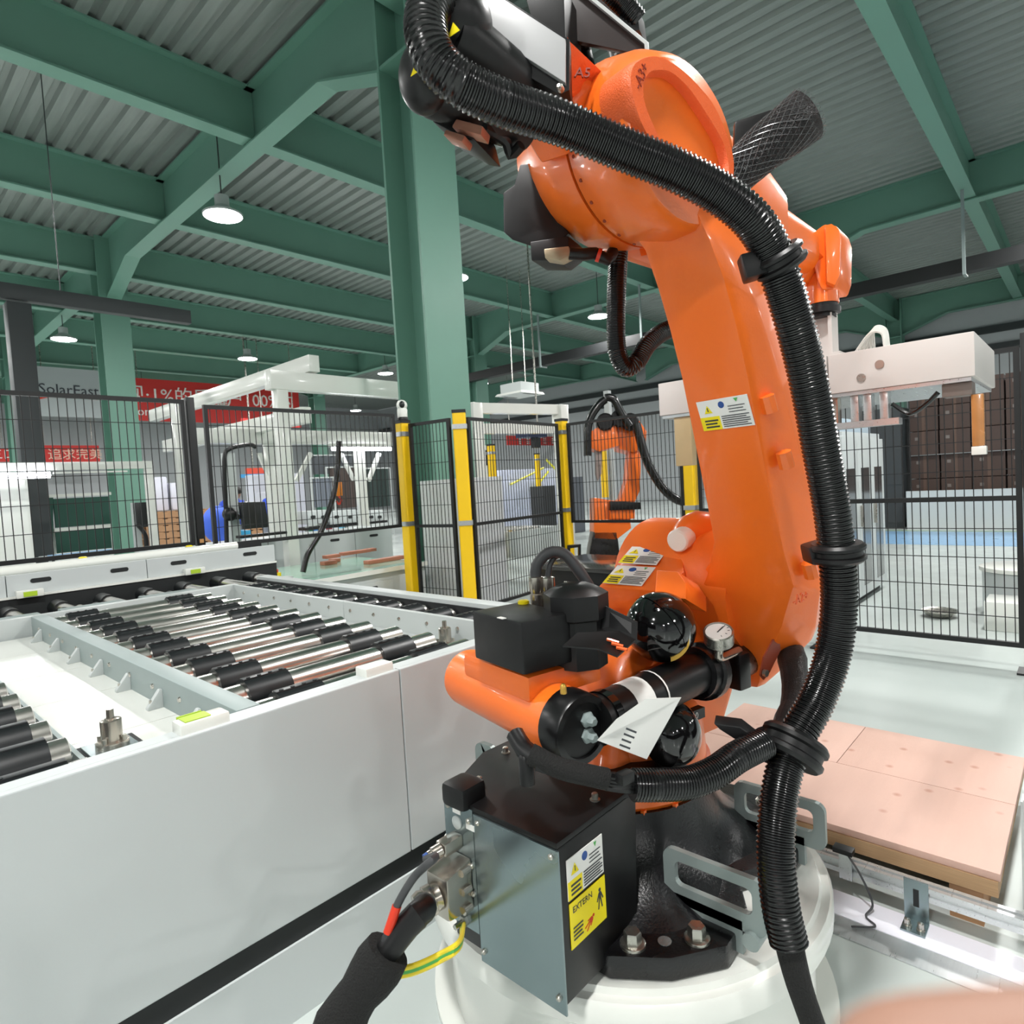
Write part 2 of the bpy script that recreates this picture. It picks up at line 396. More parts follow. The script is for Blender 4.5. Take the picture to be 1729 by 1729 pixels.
# rear junction box
bx0, bx1, by0, by1, bz0, bz1 = -.53, -.28, -.225, .075, .03, .325
box = rpart('junction_box', G().hexa([B(bx0, by0, bz0-.005), B(bx1, by0, bz0-.005), B(bx1, by1, bz0), B(bx0, by1, bz0), B(bx0, by0, bz1), B(bx1+.02, by0, bz1), B(bx1+.02, by1, bz1+.01), B(bx0, by1, bz1+.01)]), BLACK, label='black junction box on the rear of the base', bev=.004)
rpart('cover_plate', G().box(tuple(B(bx0-.004, by0-.003, bz0-.02)), tuple(B(bx0, -.005, bz1-.002))), ZINC, box, 'zinc sheet cover plate', smooth=False)
rpart('connector_plate', G().box(tuple(B(bx0-.004, -.003, bz0+.035)), tuple(B(bx0, by1+.01, bz1+.005))), ZINC, box, 'zinc connector plate', smooth=False)
scr = [(-.213, .31), (-.213, .04), (-.02, .31), (-.015, .035), (.008, .305), (.07, .32), (.006, .21), (.006, .15)]
for y, z in scr:
    c = B(bx0-.004, y, z); rpart('cover_screw', G().lathe(c, c-Vector((1, 0, 0)), [(0, .006), (.004, .006), (.007, .003)], 10), STEEL, box)
# lid: black top plate, motor bump and bolts
rpart('top_cover', G().prism([B(bx0-.002, by0, bz1), B(-.30, by0, bz1), B(-.17, -.30, bz1), B(-.12, -.2, bz1), B(-.12, .16, bz1), B(-.33, .17, bz1), B(bx0-.002, by1+.01, bz1)], (0, 0, .012)), BLACK, box, bev=.003)
for x, y in ((-.36, -.19), (-.25, -.24), (-.30, .12), (-.45, .06)):
    c = B(x, y, bz1+.011); rpart('lid_bolt', G().lathe(c, c+Z3, [(0, .011), (.003, .011), (.004, .007), (.014, .007), (.016, .005)], 12), STEEL, box)
rpart('cable_gland_cap', G().box(tuple(B(bx0-.02, .005, bz1+.0)), tuple(B(bx0+.05, .075, bz1+.05))), BLACK, box, bev=.012)
# connectors on the plate
cx = bx0-.004
pl = rpart('power_plug', G().hexa([B(cx-.075, .002, .13), B(cx, .008, .115), B(cx, .072, .115), B(cx-.075, .066, .13), B(cx-.075, .002, .215), B(cx, .008, .225), B(cx, .072, .225), B(cx-.075, .066, .215)]), NICKEL, box, 'heavy nickel power plug', bev=.006)
for y in (.004, .076):
    for z in (.13, .17, .21):
        c = B(cx-.012, y, z); rpart('plug_screw', G().cyl(c, c-Vector((.022, 0, 0)), .008, n=12), NICKEL, pl)
a0 = B(cx-.07, .034, .172)
rpart('cable_gland', G().lathe(a0, a0+Vector((-.7, .25, -.12)), [(0, .026), (.012, .026), (.014, .03), (.03, .03), (.032, .026), (.04, .028), (.052, .024)], 20), NICKEL, pl)
s1 = B(cx, .05, .25)
sp = rpart('signal_plug', G().box(tuple(B(cx-.05, .03, .24)), tuple(B(cx, .06, .268))), NICKEL, box, bev=.004)
a1 = B(cx-.048, .045, .254); rpart('plug_nut', G().lathe(a1, a1-Vector((1, -.3, .2)), [(0, .014), (.02, .014), (.022, .011), (.03, .011)], 14), NICKEL, sp)
a2 = a1-Vector((.028, -.009, .006)); rpart('blue_seal', G().cyl(a2, a2-Vector((.008, -.002, .002)), .010, n=12), PRINTB, sp)
c = B(cx, .045, .29); rpart('blank_plug', G().lathe(c, c-Vector((1, 0, 0)), [(0, .014), (.003, .014), (.005, .011)], 20), GREYW, box)
for y, z in ((.045, .315), (.005, .292)):
    rpart('port_tag', G().box(tuple(B(cx-.0012, y-.012, z-.006)), tuple(B(cx, y+.012, z+.006))), LABELW, box, smooth=False)
# power cables leaving to the lower left of the box
pw = [a0+Vector((-.033, .012, -.006)), W(715, 1535, d=1.005), W(690, 1560, d=.99), W(655, 1605, d=.985), W(625, 1650, d=.98), W(590, 1700, d=.975), W(560, 1760, d=.97)]
rpart('power_cable', G().tube(pw, .021, 16), BLACK, box, 'thick black power cable')
rpart('cable_sleeve', G().tube(pw[3:], .037, 16, rf=lambda L, i: .037+.004*math.sin(L*60)), mat('woven_sleeve', '#10100f', .85, bump=.5, bscale=300), box, 'frayed black woven cable sleeve')
sg = [a2-Vector((.006, -.002, .002)), W(735, 1447, d=1.0), W(700, 1480, d=.99), W(670, 1530, d=.985), W(655, 1575, d=.98), W(645, 1610, d=.98)]
rpart('signal_cable', G().tube(sg, .0065, 10), CABLE, box, 'thin grey signal cable with a red tag')
rpart('red_tag', G().tube(sg[3:5], .0078, 10), PRINTR, box)
for k, (m_, dz) in enumerate(((YYEL, .006), (YGREEN, 0), (YYEL, -.006))):
    e = [B(cx-.012, .03+.004*k, .075+dz), W(775, 1590+k*5, d=1.02), W(740, 1612+k*6, d=1.01), W(700, 1630+k*6, d=1.0), W(664, 1638+k*6, d=.99)]
    rpart('earth_wire', G().tube(e, .0042, 8), m_, box)
c = B(cx, .04, .078); rpart('earth_stud', G().lathe(c, c-Vector((1, 0, 0)), [(0, .012), (.008, .012), (.009, .006), (.03, .006)], 6), STEEL, box)
# stickers on the box side (facing -Y)
def sticker(parent, c, right, up, w_, h_, m_, name='warning_sticker', label=None, off=.0015):
    M = face_M(c, right, up)
    return rpart(name, G().box((-w_/2, -h_/2, 0), (w_/2, h_/2, off), M), m_, parent, label, smooth=False), M
def tri(M, x, y, s_, z=.002): return G().prism([M @ Vector(p) for p in ((x-s_, y-s_*.85, z), (x+s_, y-s_*.85, z), (x, y+s_*.85, z))], (M.to_3x3() @ Vector((0, 0, .0006))))
def bars(M, x0, x1, y0, y1, n, z=.002, fill=.5):
    g = G(); h = (y1-y0)/n
    for i in range(n): g.box((x0, y0+i*h, z), (x1-(x1-x0)*.12*(i % 3 == 1), y0+i*h+h*fill, z+.0005), M)
    return g
def notice(parent, c, right, up, w_, h_):
    s_, M = sticker(parent, c, right, up, w_, h_, LABELW, label='white and yellow safety notice sticker')
    rpart('yellow_field', G().box((-w_/2, -h_/2, .0015), (-w_*.11, -h_*.05, .002), M), LABELY, s_, smooth=False)
    rpart('warning_triangle', tri(M, -w_*.3, h_*.2, h_*.15), LABELY, s_)
    rpart('exclamation_mark', G().box((-w_*.31, h_*.13, .0026), (-w_*.29, h_*.26, .003), M), PRINT, s_, smooth=False)
    rpart('book_symbol', G().lathe(M @ Vector((-w_*.02, h_*.3, .0018)), M @ Vector((-w_*.02, h_*.3, 1)), [(0, h_*.11), (.0006, h_*.11)], 18), PRINTB, s_)
    g = G().prism([M @ Vector(p) for p in ((w_*.24, h_*.45, .002), (w_*.32, h_*.45, .002), (w_*.28, h_*.33, .002))], M.to_3x3() @ Vector((0, 0, .0005)))
    rpart('green_arrow', g, YGREEN, s_)
    rpart('arm_drawing', bars(M, w_*.1, w_*.42, h_*.02, h_*.3, 3, fill=.25), PRINT, s_, smooth=False)
    rpart('notice_text', bars(M, -w_*.07, w_*.46, -h_*.44, -h_*.03, 6, fill=.4), PRINT, s_, smooth=False)
    rpart('caution_text', bars(M, -w_*.42, -w_*.15, -h_*.42, -h_*.1, 3, fill=.5), PRINT, s_, smooth=False)
notice(box, B(-.452, by0-.001, .255), (1, 0, 0), (-.02, 0, 1), .115, .078)
ys, M = sticker(box, B(-.450, by0-.001, .165), (1, 0, 0), (-.02, 0, 1), .115, .088, LABELY, label='yellow robot danger-zone sticker')
def stick_man(M, x, y, s_, m_, par, ang):
    R2 = Matrix.Rotation(ang, 4, 'Z'); MM = M @ Matrix.Translation((x, y, 0)) @ R2
    g = G().lathe(MM @ Vector((0, s_*.8, .0016)), MM @ Vector((0, s_*.8, 1)), [(0, s_*.17), (.0006, s_*.17)], 12)
    g.box((-s_*.17, -.05*s_, .0016), (s_*.17, s_*.6, .0022), MM)
    for a, px, py, l in ((25, .15, .5, .7), (-25, -.15, .5, .7), (12, .1, 0, .9), (-12, -.1, 0, .9)):
        g.box((-s_*.07, -s_*l, .0016), (s_*.07, 0, .0022), MM @ Matrix.Translation((s_*px, s_*py, 0)) @ Matrix.Rotation(math.radians(a), 4, 'Z'))
    rpart('stick_figure', g, m_, par, smooth=False)
stick_man(M, .038, .006, .022, PRINT, ys, 0); stick_man(M, .002, -.022, .018, PRINTR, ys, -1.0)
rpart('robot_drawing', bars(M, -.05, -.02, -.03, .0, 4, fill=.4), PRINT, ys, smooth=False)
rpart('printed_word', text_geo('EXTERN', .017, M @ Matrix.Translation((-.018, .028, .002)), .0006), PRINT, ys, smooth=False)
# ---- rotating column (axis 1)
g = GR(); g.lathe((0, 0, .22), (0, 0, 1), [(0, .235), (.012, .245), (.05, .245), (.055, .235), (.165, .23), (.195, .215), (.225, .19)], 48)
colm = rpart('rotating_column', g, ORANGE, label='orange rotating column')
for k in range(18):
    a = 2*math.pi*k/18; c = Vector((.238*math.cos(a), .238*math.sin(a), .226))
    rpart('ring_bolt', GR().lathe(c, c-Z3, [(0, .008), (.010, .008)], 6), ORANGE, colm)
rpart('axis_scale', GR().box((-.02, -.245, .405), (.07, -.225, .43)), BLACK, colm, 'black axis scale with white numerals')
Ms = face_M(T((.03, -.246, .417)), RQ @ Vector((1, 0, 0)), Z3)
rpart('scale_digits', text_geo('0 0', .022, Ms, .0008), LETW, colm, smooth=False)
# casting rising to the axis 2 bearing
secs = [(.33, -.22, .24, -.19, .20), (.47, -.16, .36, -.17, .17), (.56, -.10, .44, -.15, .15), (.64, .14, .52, -.14, .16), (.76, .20, .50, -.13, .16), (.83, .26, .44, -.12, .14)]
def sec_loop(z, xa, xb, ya, yb, r=.05):
    cx_, cy_ = (xa+xb)/2, (ya+yb)/2; return [(cx_+a, cy_+b, z) for a, b in rrect(xb-xa, yb-ya, min(r, (xb-xa)/3))]
rpart('column_casting', GR().rings([sec_loop(*s_) for s_ in secs]), ORANGE, colm)
rpart('axis_bearing', GR().lathe((.35, .16, .675), (.35, -1, .675), [(0, .17), (.02, .19), (.30, .19), (.32, .175), (.40, .175)], 40), ORANGE, colm)
# sloped cover with two notices, left of the arm
q = [rD(1010, 990, 1.72), rD(1108, 998, 1.62), rD(1135, 990, 1.60), rD(1155, 965, 1.66), rD(1150, 905, 1.80), rD(1070, 930, 1.86)]
gc = GR(); top = q; bot = [p+Vector((.05, .02, -.16)) for p in q]; gc.rings([bot, top])
cov = rpart('sloped_cover', gc, ORANGE, colm, bev=.006)
rt = (RQ @ (q[1]-q[0])).normalized(); upv = (RQ @ (q[5]-q[0]))
nrm = rt.cross(upv).normalized()
for f_ in (.26, .72):
    cpt = T(q[0].lerp(q[1], .40).lerp(q[5].lerp(q[4], .40), f_))+nrm*.002
    notice(cov, cpt, rt, upv, .115, .098)
gh = GR(); pth = [rD(1152, 912, 1.74), rD(1165, 895, 1.75), rD(1190, 893, 1.76), rD(1215, 915, 1.77), rD(1225, 950, 1.78)]
rpart('cable_elbow', gh.tube(pth, .045, 18, rf=lambda L, i: .034+min(.016, L*.25)), ORANGE, colm, 'orange elbow holding a white plastic cap')
ca = rD(1157, 906, 1.73); cb = rD(1141, 915, 1.69)
rpart('white_cap', GR().lathe(ca, cb, [(0, .031), (.045, .031), (.05, .027)], 24), WPLAST, colm, 'translucent white plastic cap')
# wedge cover in front (bright orange block)
q2 = [rD(1105, 1003, 1.52), rD(1158, 1012, 1.46), rD(1158, 985, 1.50), rD(1145, 965, 1.56), rD(1108, 962, 1.60)]
rpart('wedge_cover', GR().rings([[p+Vector((.1, .02, -.05)) for p in q2], q2]), ORANGE, colm, bev=.004)
# ---- axis 2 drive: black motors behind the column
m1 = rX(880, 1052, -.45); zt = m1.z
hy = -.045
bxm = rpart('motor_housing', GR().box((-.45, m1.y, zt-.105), (rY(966, 1026, m1.y).x, hy, zt)), BLACK, label='square black motor housing with yellow plug', bev=.006)
c = rZ(884, 1019, zt); rpart('yellow_plug', GR().lathe(c, c+Z3, [(0, .013), (.006, .013), (.008, .010)], 20), LABELY, bxm)
sticker(bxm, T(rZ(847, 1044, zt+.001)), RQ @ Vector((0, -1, 0)), RQ @ Vector((1, 0, 0)), .02, .01, LABELW, 'small_label')
mc = rD(972, 1012, 1.36)
mt = rpart('axis_motor', GR().lathe(mc-Z3*.14, mc+Z3, [(0, .062), (.10, .062), (.105, .07), (.155, .07), (.165, .055), (.175, .03)], 8), BLACK, label='black axis motor with nickel plugs')
for u_, v_ in ((905, 985), (925, 986)):
    c = rD(u_, v_, 1.46); rpart('motor_plug', GR().lathe(c-Z3*.055, c+Z3, [(0, .016), (.03, .016), (.031, .013), (.045, .017), (.07, .017), (.072, .012)], 14), NICKEL, mt)
rpart('motor_cable', GR().tube([rD(905, 978, 1.46), rD(906, 955, 1.46), rD(925, 934, 1.46), rD(952, 935, 1.46), rD(978, 965, 1.46), rD(1000, 1000, 1.46), rD(1020, 1040, 1.42)], .0135, 12), CABLE, mt, 'grey motor cable')
rpart('encoder_cable', GR().tube([rD(925, 976, 1.47), rD(930, 950, 1.47), rD(945, 938, 1.48), rD(968, 958, 1.48), rD(990, 995, 1.48), rD(1005, 1040, 1.45)], .007, 10), CABLE, mt)
# black sheet guard with slots
q3 = [rD(950, 1090, 1.20), rD(975, 1068, 1.26), rD(1045, 1065, 1.30), rD(1073, 1080, 1.27), rD(1042, 1108, 1.18), rD(1010, 1095, 1.20)]
gd = rpart('slotted_guard', GR().rings([[p-Vector((0, 0, .003)) for p in q3], q3]), BLACK, label='bent black sheet guard with slots')
q4 = [rD(1015, 1020, 1.34), rD(1075, 1050, 1.29), rD(1074, 1082, 1.27), rD(1012, 1062, 1.33)]
rpart('guard_flange', GR().rings([q4, [p+Vector((.003, 0, 0)) for p in q4]]), BLACK, gd)
for k in range(3):
    a, b_ = rD(1025+8*k, 1080+7*k, 1.235-.012*k), rD(1045+7*k, 1086+6*k, 1.225-.012*k)
    rpart('guard_slot', GR().tube([a+Z3*.001, b_+Z3*.001], .0035, 6, smooth=False), ORANGE_R, gd)
# ---- counterbalance: orange cross tube, black cap, black cylinder, accumulators, gauge
xc = -.37; pc = rX(962, 1222, xc); pe = rX(788, 1152, xc); pe.z = pc.z+.012
cross = rpart('cross_tube', GR().lathe(pe, pc, [(0, .058), (.006, .066), (.02, .069), ((pc-pe).length-.012, .069)], 40), ORANGE, label='orange cross tube with a flanged seat')
rpart('tube_saddle', GR().box((xc-.06, pe.y-.09, pe.z+.03), (xc+.14, pc.y+.05, pe.z+.085)), ORANGE, cross, bev=.012)
ax = (pc-pe).normalized()
cap = rpart('end_cap', GR().lathe(pc-ax*.012, pc+ax, [(0, .071), (.05, .071), (.055, .068), (.056, .055), (.050, .054), (.05, .001)], 40), BLACKS, cross, 'round black end cap with two grey fittings')
for dz in (.018, -.014):
    c = pc+ax*.038+Vector((0, 0, dz))+Vector((.012, 0, 0))
    rpart('grey_fitting', GR().lathe(c, c+ax, [(0, .016), (.006, .016), (.010, .010), (.020, .010), (.024, .007)], 6), GREYPAINT, cap)
c = rD(951, 1160, 1.14); rpart('bleed_screw', GR().lathe(c-Z3*.012, c+Z3, [(0, .006), (.014, .006), (.018, .003)], 8), mat('brass', '#c9a04a', .3, metal=.8), cap)
t0 = pc+ax*.02+Vector((.045, 0, .0)); t1 = rY(1175, 1135, -.24); t2 = rY(1228, 1122, -.22)
tub = rpart('counterbalance_cylinder', GR().lathe(t0, t1, [(0, .052), (.01, .052), (.03, .049), ((t1-t0).length*.8, .049), ((t1-t0).length, .049)], 32), BLACK, label='black counterbalance cylinder with a white label')
td = (t1-t0).normalized()
rpart('cylinder_collar', GR().lathe(t0+td*.02, t1, [(0, .054), (.02, .054)], 32), BLACKG, tub)
rpart('head_block', GR().lathe(t1-td*.01, t2, [(0, .062), (.03, .062), (.032, .07), (.055, .07)], 28), BLACKC, tub)
rpart('valve_block', GR().cbox(t2+Vector((-.02, -.045, .0)), (.045, .045, .09)), BLACK, tub, bev=.005)
rpart('clevis', GR().lathe(t2-td*.02, t2+td, [(0, .05), (.1, .05), (.12, .04), (.16, .04)], 24), BLACKC, tub)
rpart('printed_label', GR().lathe(t0+td*.09, t1, [(0, .0498), (.06, .0498)], 24, cap=False), LABELW, tub, 'white printed label around the cylinder')
b1 = rY(1115, 1058, -.22); b2 = rY(1132, 1238, -.25)
acc = rpart('accumulator', GR().ball(b1, .082, 32, 20), BLACKG, label='upper glossy black accumulator sphere with a yellow label')
rpart('seam_band', GR().lathe(b1-Vector((.003, 0, .0)), b1+Vector((1, -.25, .5)), [(0, .0832), (.004, .0832)], 32, cap=False), BLACKG, acc)
lb = []
for k in range(9):
    a = math.radians(-75+k*9.5)
    lb.append(b1+(Vector((-.62, -.62, 0)).normalized()*.55+Vector((.7, -.7, 0)).normalized()*math.cos(a)*.62+Vector((0, 0, 1))*(math.sin(a)*.55-.05)).normalized()*.0832)
for m_, seg, nm in ((mat('ochre_label', '#c8a03c', .4), lb[:7], 'yellow_label'), (GREYW, lb[6:], 'grey_label')):
    gl = GR()
    for i in range(len(seg)-1):
        d1 = Vector((0, 0, .008)); gl.add([seg[i]-d1, seg[i+1]-d1, seg[i+1]+d1, seg[i]+d1], [(0, 1, 2, 3)])
    rpart(nm, gl, m_, acc, smooth=False)
acc2 = rpart('accumulator', GR().ball(b2, .07, 32, 20, sc=(1, 1, 1.08)), BLACKG, label='lower glossy black accumulator bottle')
rpart('neck', GR().lathe(b2-Z3*.065, b2-Z3, [(0, .035), (.02, .035), (.03, .045), (.036, .045)], 24), BLACKC, acc2)
gbv = rY(1215, 1100, -.30); gdir = Vector((-.35, -.25, .9)).normalized()
gau = rpart('pressure_gauge', GR().lathe(gbv+gdir*.01, gbv+gdir, [(0, .012), (.02, .012), (.021, .034), (.05, .034), (.052, .031), (.047, .030), (.047, .001)], 32), STEEL, label='round steel pressure gauge')
gf = gbv+gdir*.058
rpart('dial_face', GR().lathe(gf, gf+gdir, [(0, .029), (.001, .029)], 32), LABELW, gau, 'white dial with black pointer')
Md = face_M(gf+gdir*.002, (0, -1, 0), (1, 0, .4))
gp = GR(); gp.box((-.001, -.004, 0), (.001, .02, .001), Md)
for k in range(9):
    a = math.radians(-130+32*k); gp.box((-.0006, .021, 0), (.0006, .026, .0008), Md @ Matrix.Rotation(a, 4, 'Z'))
rpart('pointer', gp, PRINT, gau, smooth=False)
rpart('gauge_stem', GR().tube([gbv+gdir*.012, gbv-gdir*.02, t2+Vector((-.02, -.05, .05))], .010, 10), NICKEL, gau)
# white paper tag tied around the cylinder
tg = t0+td*.19
rpart('cable_tie', GR().lathe(tg, t1, [(0, .0515), (.005, .0515)], 24, cap=False), LETW, tub, 'white cable tie')
q5 = [rD(1090, 1180, 1.17), rD(1150, 1178, 1.24), rD(1092, 1282, 1.16), rD(1008, 1250, 1.12), rD(1040, 1215, 1.13)]
pt_ = rpart('paper_tag', GR().rings([q5, [p+Vector((.002, .001, 0)) for p in q5]]), LABELW, tub, 'folded white paper tag')
Mt = face_M(T(rD(1060, 1243, 1.125)), RQ @ (q5[2]-q5[3]), Z3)
rpart('tag_print', bars(Mt, -.012, .012, -.02, .02, 4, z=.003, fill=.35), PRINT, pt_, smooth=False)
# ---- link arm (axis 2 to axis 3)
st = [((1040, 330), (1140, 300), (1215, 325)), ((1068, 395), (1178, 360), (1240, 395)), ((1088, 425), (1198, 405), (1258, 450)), ((1110, 490), (1222, 470), (1275, 505)), ((1130, 560), (1243, 550), (1295, 565)), ((1150, 640), (1263, 640), (1320, 650)), ((1172, 750), (1285, 755), (1348, 755)),
      ((1192, 850), (1307, 860), (1374, 865)), ((1204, 915), (1326, 940), (1388, 945)), ((1192, 972), (1340, 990), (1386, 1000)), ((1172, 1022), (1325, 1040), (1378, 1060))]
rs = []
YS = -.46
for L_, B_, S_ in st:
    l, b_ = bk(*L_), bk(*B_); s_ = rY(*S_, b_.y-.022)
    fr = Vector((s_.x, s_.y+.035, s_.z))+NB*.12; fl = l+NB*.30
    rs.append([l, b_, s_, fr, fl])
nl = [[bk(1215, 1046), bk(1320, 1058), rY(1376, 1066, bk(1320, 1058).y-.02)], [bk(1243, 1075), bk(1308, 1085), rY(1370, 1082, bk(1308, 1085).y-.02)], [bk(1246, 1120, .14), bk(1288, 1126, .14), rY(1335, 1118, bk(1288, 1126, .14).y-.02)], [bk(1252, 1146, .13), bk(1282, 1152, .13), rY(1308, 1142, bk(1282, 1152, .13).y-.02)], [bk(1262, 1160, .12), bk(1278, 1162, .12), rY(1292, 1156, bk(1278, 1162, .12).y-.015)]]
for k, (l, b_, s_) in enumerate(nl):
    dpt = .2-.03*k; rs.append([l, b_, s_, s_+NB*dpt*.6+Vector((0, dpt*.15, 0)), l+NB*dpt])
arm = nose = rpart('link_arm', GR().rings(rs), ORANGE, label='orange lower link arm', bev=.010, angle=30)
sl = [(1284, 1140), (1290, 1148), (1300, 1135), (1318, 1098), (1316, 1074), (1306, 1080), (1290, 1110)]
YN = bk(1298, 1100).y-.024
sp_ = [rY(u_, v_, YN) for u_, v_ in sl]
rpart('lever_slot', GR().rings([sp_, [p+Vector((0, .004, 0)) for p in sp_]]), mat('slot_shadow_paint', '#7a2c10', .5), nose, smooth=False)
c = rY(1290, 1136, YN-.002); rpart('slot_bolt', GR().lathe(c, c-Vector((0, 1, 0)), [(0, .009), (.008, .009)], 8), STEEL, nose)
# flared root toward the bearing
fr_ = [bk(1165, 1000, .12), bk(1205, 935, .13), bk(1240, 1010, .15), bk(1212, 1050, .13), bk(1178, 1040, .12)]
rpart('arm_root', GR().rings([fr_, [p+NB*.26 for p in fr_]]), ORANGE, arm, bev=.012)
# cast lugs on the chamfer
for (u_, v_) in ((1298, 682), (1326, 776), (1368, 962)):
    c = bk(u_, v_, .12)
    rpart('cast_lug', GR().lathe(c+UA*.018, c-UA, [(0, .016), (.036, .016)], 8), ORANGE, arm)
if 0: rpart('side_web', GR().rings([[rY(1280, 480, YS-.006), rY(1300, 470, YS-.006), rY(1388, 880, YS-.006), rY(1378, 900, YS-.006)], [rY(1280, 480, YS-.03), rY(1300, 470, YS-.03), rY(1388, 880, YS-.03), rY(1378, 900, YS-.03)]]), ORANGE, arm, bev=.004)
cn = (bk(1181, 677)+bk(1270, 719))/2-NB*.001
notice(arm, T(cn), RQ @ Vector((0, -1, 0)), RQ @ UA, (bk(1181, 680)-bk(1269, 672)).length, .068)
Ma = face_M(T(rY(1352, 1010, bk(1340, 990).y-.021)), RQ @ Vector((1, 0, .1)), RQ @ UA)
rpart('cast_lettering', text_geo('-A2+', .03, Ma, .003), ORANGE_R, arm, 'raised axis lettering', smooth=False)
# ---- hub at axis 3 (sheared stack of rings from the ring boss to the in-line arm)
def disc(c, r, n=56): return [(c[0]+r*math.cos(2*math.pi*i/n), c[1], c[2]+r*math.sin(2*math.pi*i/n)) for i in range(n)]
HR = Vector((-.150, -.435, 1.625)); HS = Vector((-.055, -.205, 1.720)); HD = Vector((-.030, -.06, 1.770))
hub = GR().rings([disc(HR, .150), disc(HR+Vector((.005, .012, .005)), .162), disc(HR.lerp(HS, .3), .183), disc(HR.lerp(HS, .7), .196), disc(HS-Vector((0, .008, 0)), .198)])
hb = rpart('axis_hub', hub, ORANGE, arm, 'round orange hub with raised ring')
# raised teardrop ring
def closed(P, n):                                        # closed Catmull-Rom loop with n points
    m = len(P); out = []
    for k in range(n):
        t = k*m/n; i_ = int(t); f = t-i_; a, b, c, d = (P[(i_+q) % m] for q in (-1, 0, 1, 2))
        out.append(.5*((2*b)+(c-a)*f+(2*a-5*b+4*c-d)*f*f+(3*b-a-3*c+d)*f**3))
    return out
RO_ = [(1107, 93), (1084, 97), (1068, 110), (1063, 132), (1067, 160), (1080, 203), (1104, 247), (1132, 288), (1162, 318), (1200, 332), (1232, 318), (1241, 284), (1233, 238), (1208, 180), (1182, 146), (1156, 120), (1131, 102)]
RI_ = [(1109, 121), (1098, 125), (1090, 138), (1088, 153), (1091, 176), (1101, 203), (1114, 230), (1134, 262), (1156, 292), (1186, 314), (1212, 310), (1228, 286), (1222, 247), (1206, 215), (1184, 180), (1160, 147), (1132, 123)]
YR = HR.y-.018
Lo = closed([rY(u_, v_, YR) for u_, v_ in RO_], 68); Li = closed([rY(u_, v_, YR) for u_, v_ in RI_], 68)
cL = sum(Lo, Vector())/68
def shr(L, k, dy): return [cL+(p-cL)*k+Vector((0, dy+YR-p.y*0-cL.y, 0))-Vector((0, (p-cL).y*k, 0)) for p in L]
rg = rpart('hub_ring', GR().rings([shr(Lo, 1.04, .07), shr(Lo, 1.03, .02), shr(Lo, 1.0, .004), shr(Lo, .98, 0), shr(Li, 1.03, 0), shr(Li, 1.0, .006), shr(Li, .97, .055)], cap=False), ORANGE_R, hb, 'raised ring marked A3')
rpart('hub_dish', GR().rings([shr(Li, .975, .052), shr(Li, .975, .056)]), ORANGE, hb)
rpart('dish_step', GR().rings([[p+Vector((.018, 0, -.012)) for p in shr(Li, .80, .046)], [p+Vector((.018, 0, -.012)) for p in shr(Li, .80, .054)]]), ORANGE, hb)
Mr = face_M(T(rY(1083, 128, YR-.0005)), RQ @ Vector((.45, 0, .85)), RQ @ Vector((-.85, 0, .45)))
rpart('ring_lettering', text_geo('-A3+', .026, Mr, .0015), mat('orange_shadow_lettering', '#8f2c12', .5), rg, smooth=False)
sticker(hb, T(rY(1152, 268, YR+.042)), RQ @ Vector((1, 0, .3)), RQ @ Vector((-.3, 0, 1)), .035, .03, LABELW, 'small_label')
# dark seam and bolt circle
rpart('seam', GR().rings([disc(HS-Vector((0, .008, 0)), .190), disc(HS, .190)]), BLACK, hb)
for k in range(26):
    a = 2*math.pi*k/26; c = HR.lerp(HS, .84)+Vector((math.cos(a)*.196, 0, math.sin(a)*.196)); dr = Vector((math.cos(a), 0, math.sin(a)))
    rpart('bolt_dimple', GR().lathe(c, c+dr, [(0, .0042), (.002, .0035)], 8), mat('dimple', '#8a3310', .6), hb)
# ---- in-line arm (axis 3 to wrist)
il = GR().rings([disc(HS, .197), disc(HS.lerp(HD, .5), .203), disc(HD, .203), disc(HD+Vector((.01, .03, .01)), .19), disc(HD+Vector((.02, .12, .03)), .165)])
ila = rpart('in_line_arm', il, ORANGE, label='orange in-line forearm')
F0 = Vector((.05, -.12, 1.74)); wr = rD(1352, 430, 2.10)
fd = (wr-F0).normalized(); FL = (wr-F0).length
def floop(t, w_, h_, r):
    c = F0+fd*t; sd = Vector((0, 0, 1)).cross(fd).normalized(); up_ = fd.cross(sd)
    return [c+sd*a+up_*b_ for a, b_ in rrect(w_, h_, r, 5)]
rpart('forearm_casting', GR().rings([floop(-.05, .26, .36, .09), floop(.18, .27, .36, .1), floop(.42, .25, .33, .1), floop(.55, .22, .26, .09), floop(FL-.3, .17, .18, .06), floop(FL-.02, .14, .15, .05)]), ORANGE, ila, bev=.0)
# wrist
wc = rD(1385, 440, 2.14)
sd = Vector((0, 1, 0))
wu = [rD(1352, 420, 2.06), rD(1368, 395, 2.06), rD(1392, 377, 2.06), rD(1412, 380, 2.06), rD(1419, 400, 2.06), rD(1418, 465, 2.06), rD(1410, 487, 2.06), rD(1388, 490, 2.06), rD(1378, 470, 2.06), rD(1372, 440, 2.06)]
wrist = rpart('wrist', GR().rings([wu, [p+Vector((.12, .02, -.01)) for p in wu]]), ORANGE, label='orange wrist with side cover', bev=.01)
wcov = [rD(1393, 380, 2.03), rD(1404, 377, 2.03), rD(1417, 386, 2.03), rD(1420, 405, 2.03), rD(1418, 465, 2.03), rD(1410, 482, 2.03), rD(1396, 476, 2.03)]
rpart('wrist_cover', GR().rings([wcov, [p+Vector((.03, .02, 0)) for p in wcov]]), ORANGE, wrist, bev=.005)
a_, b_ = rD(1340, 470, 2.12), rD(1372, 430, 2.10)
rpart('wrist_shaft', GR().lathe(a_, b_, [(0, .05), ((b_-a_).length, .05)], 20), ORANGE, wrist)
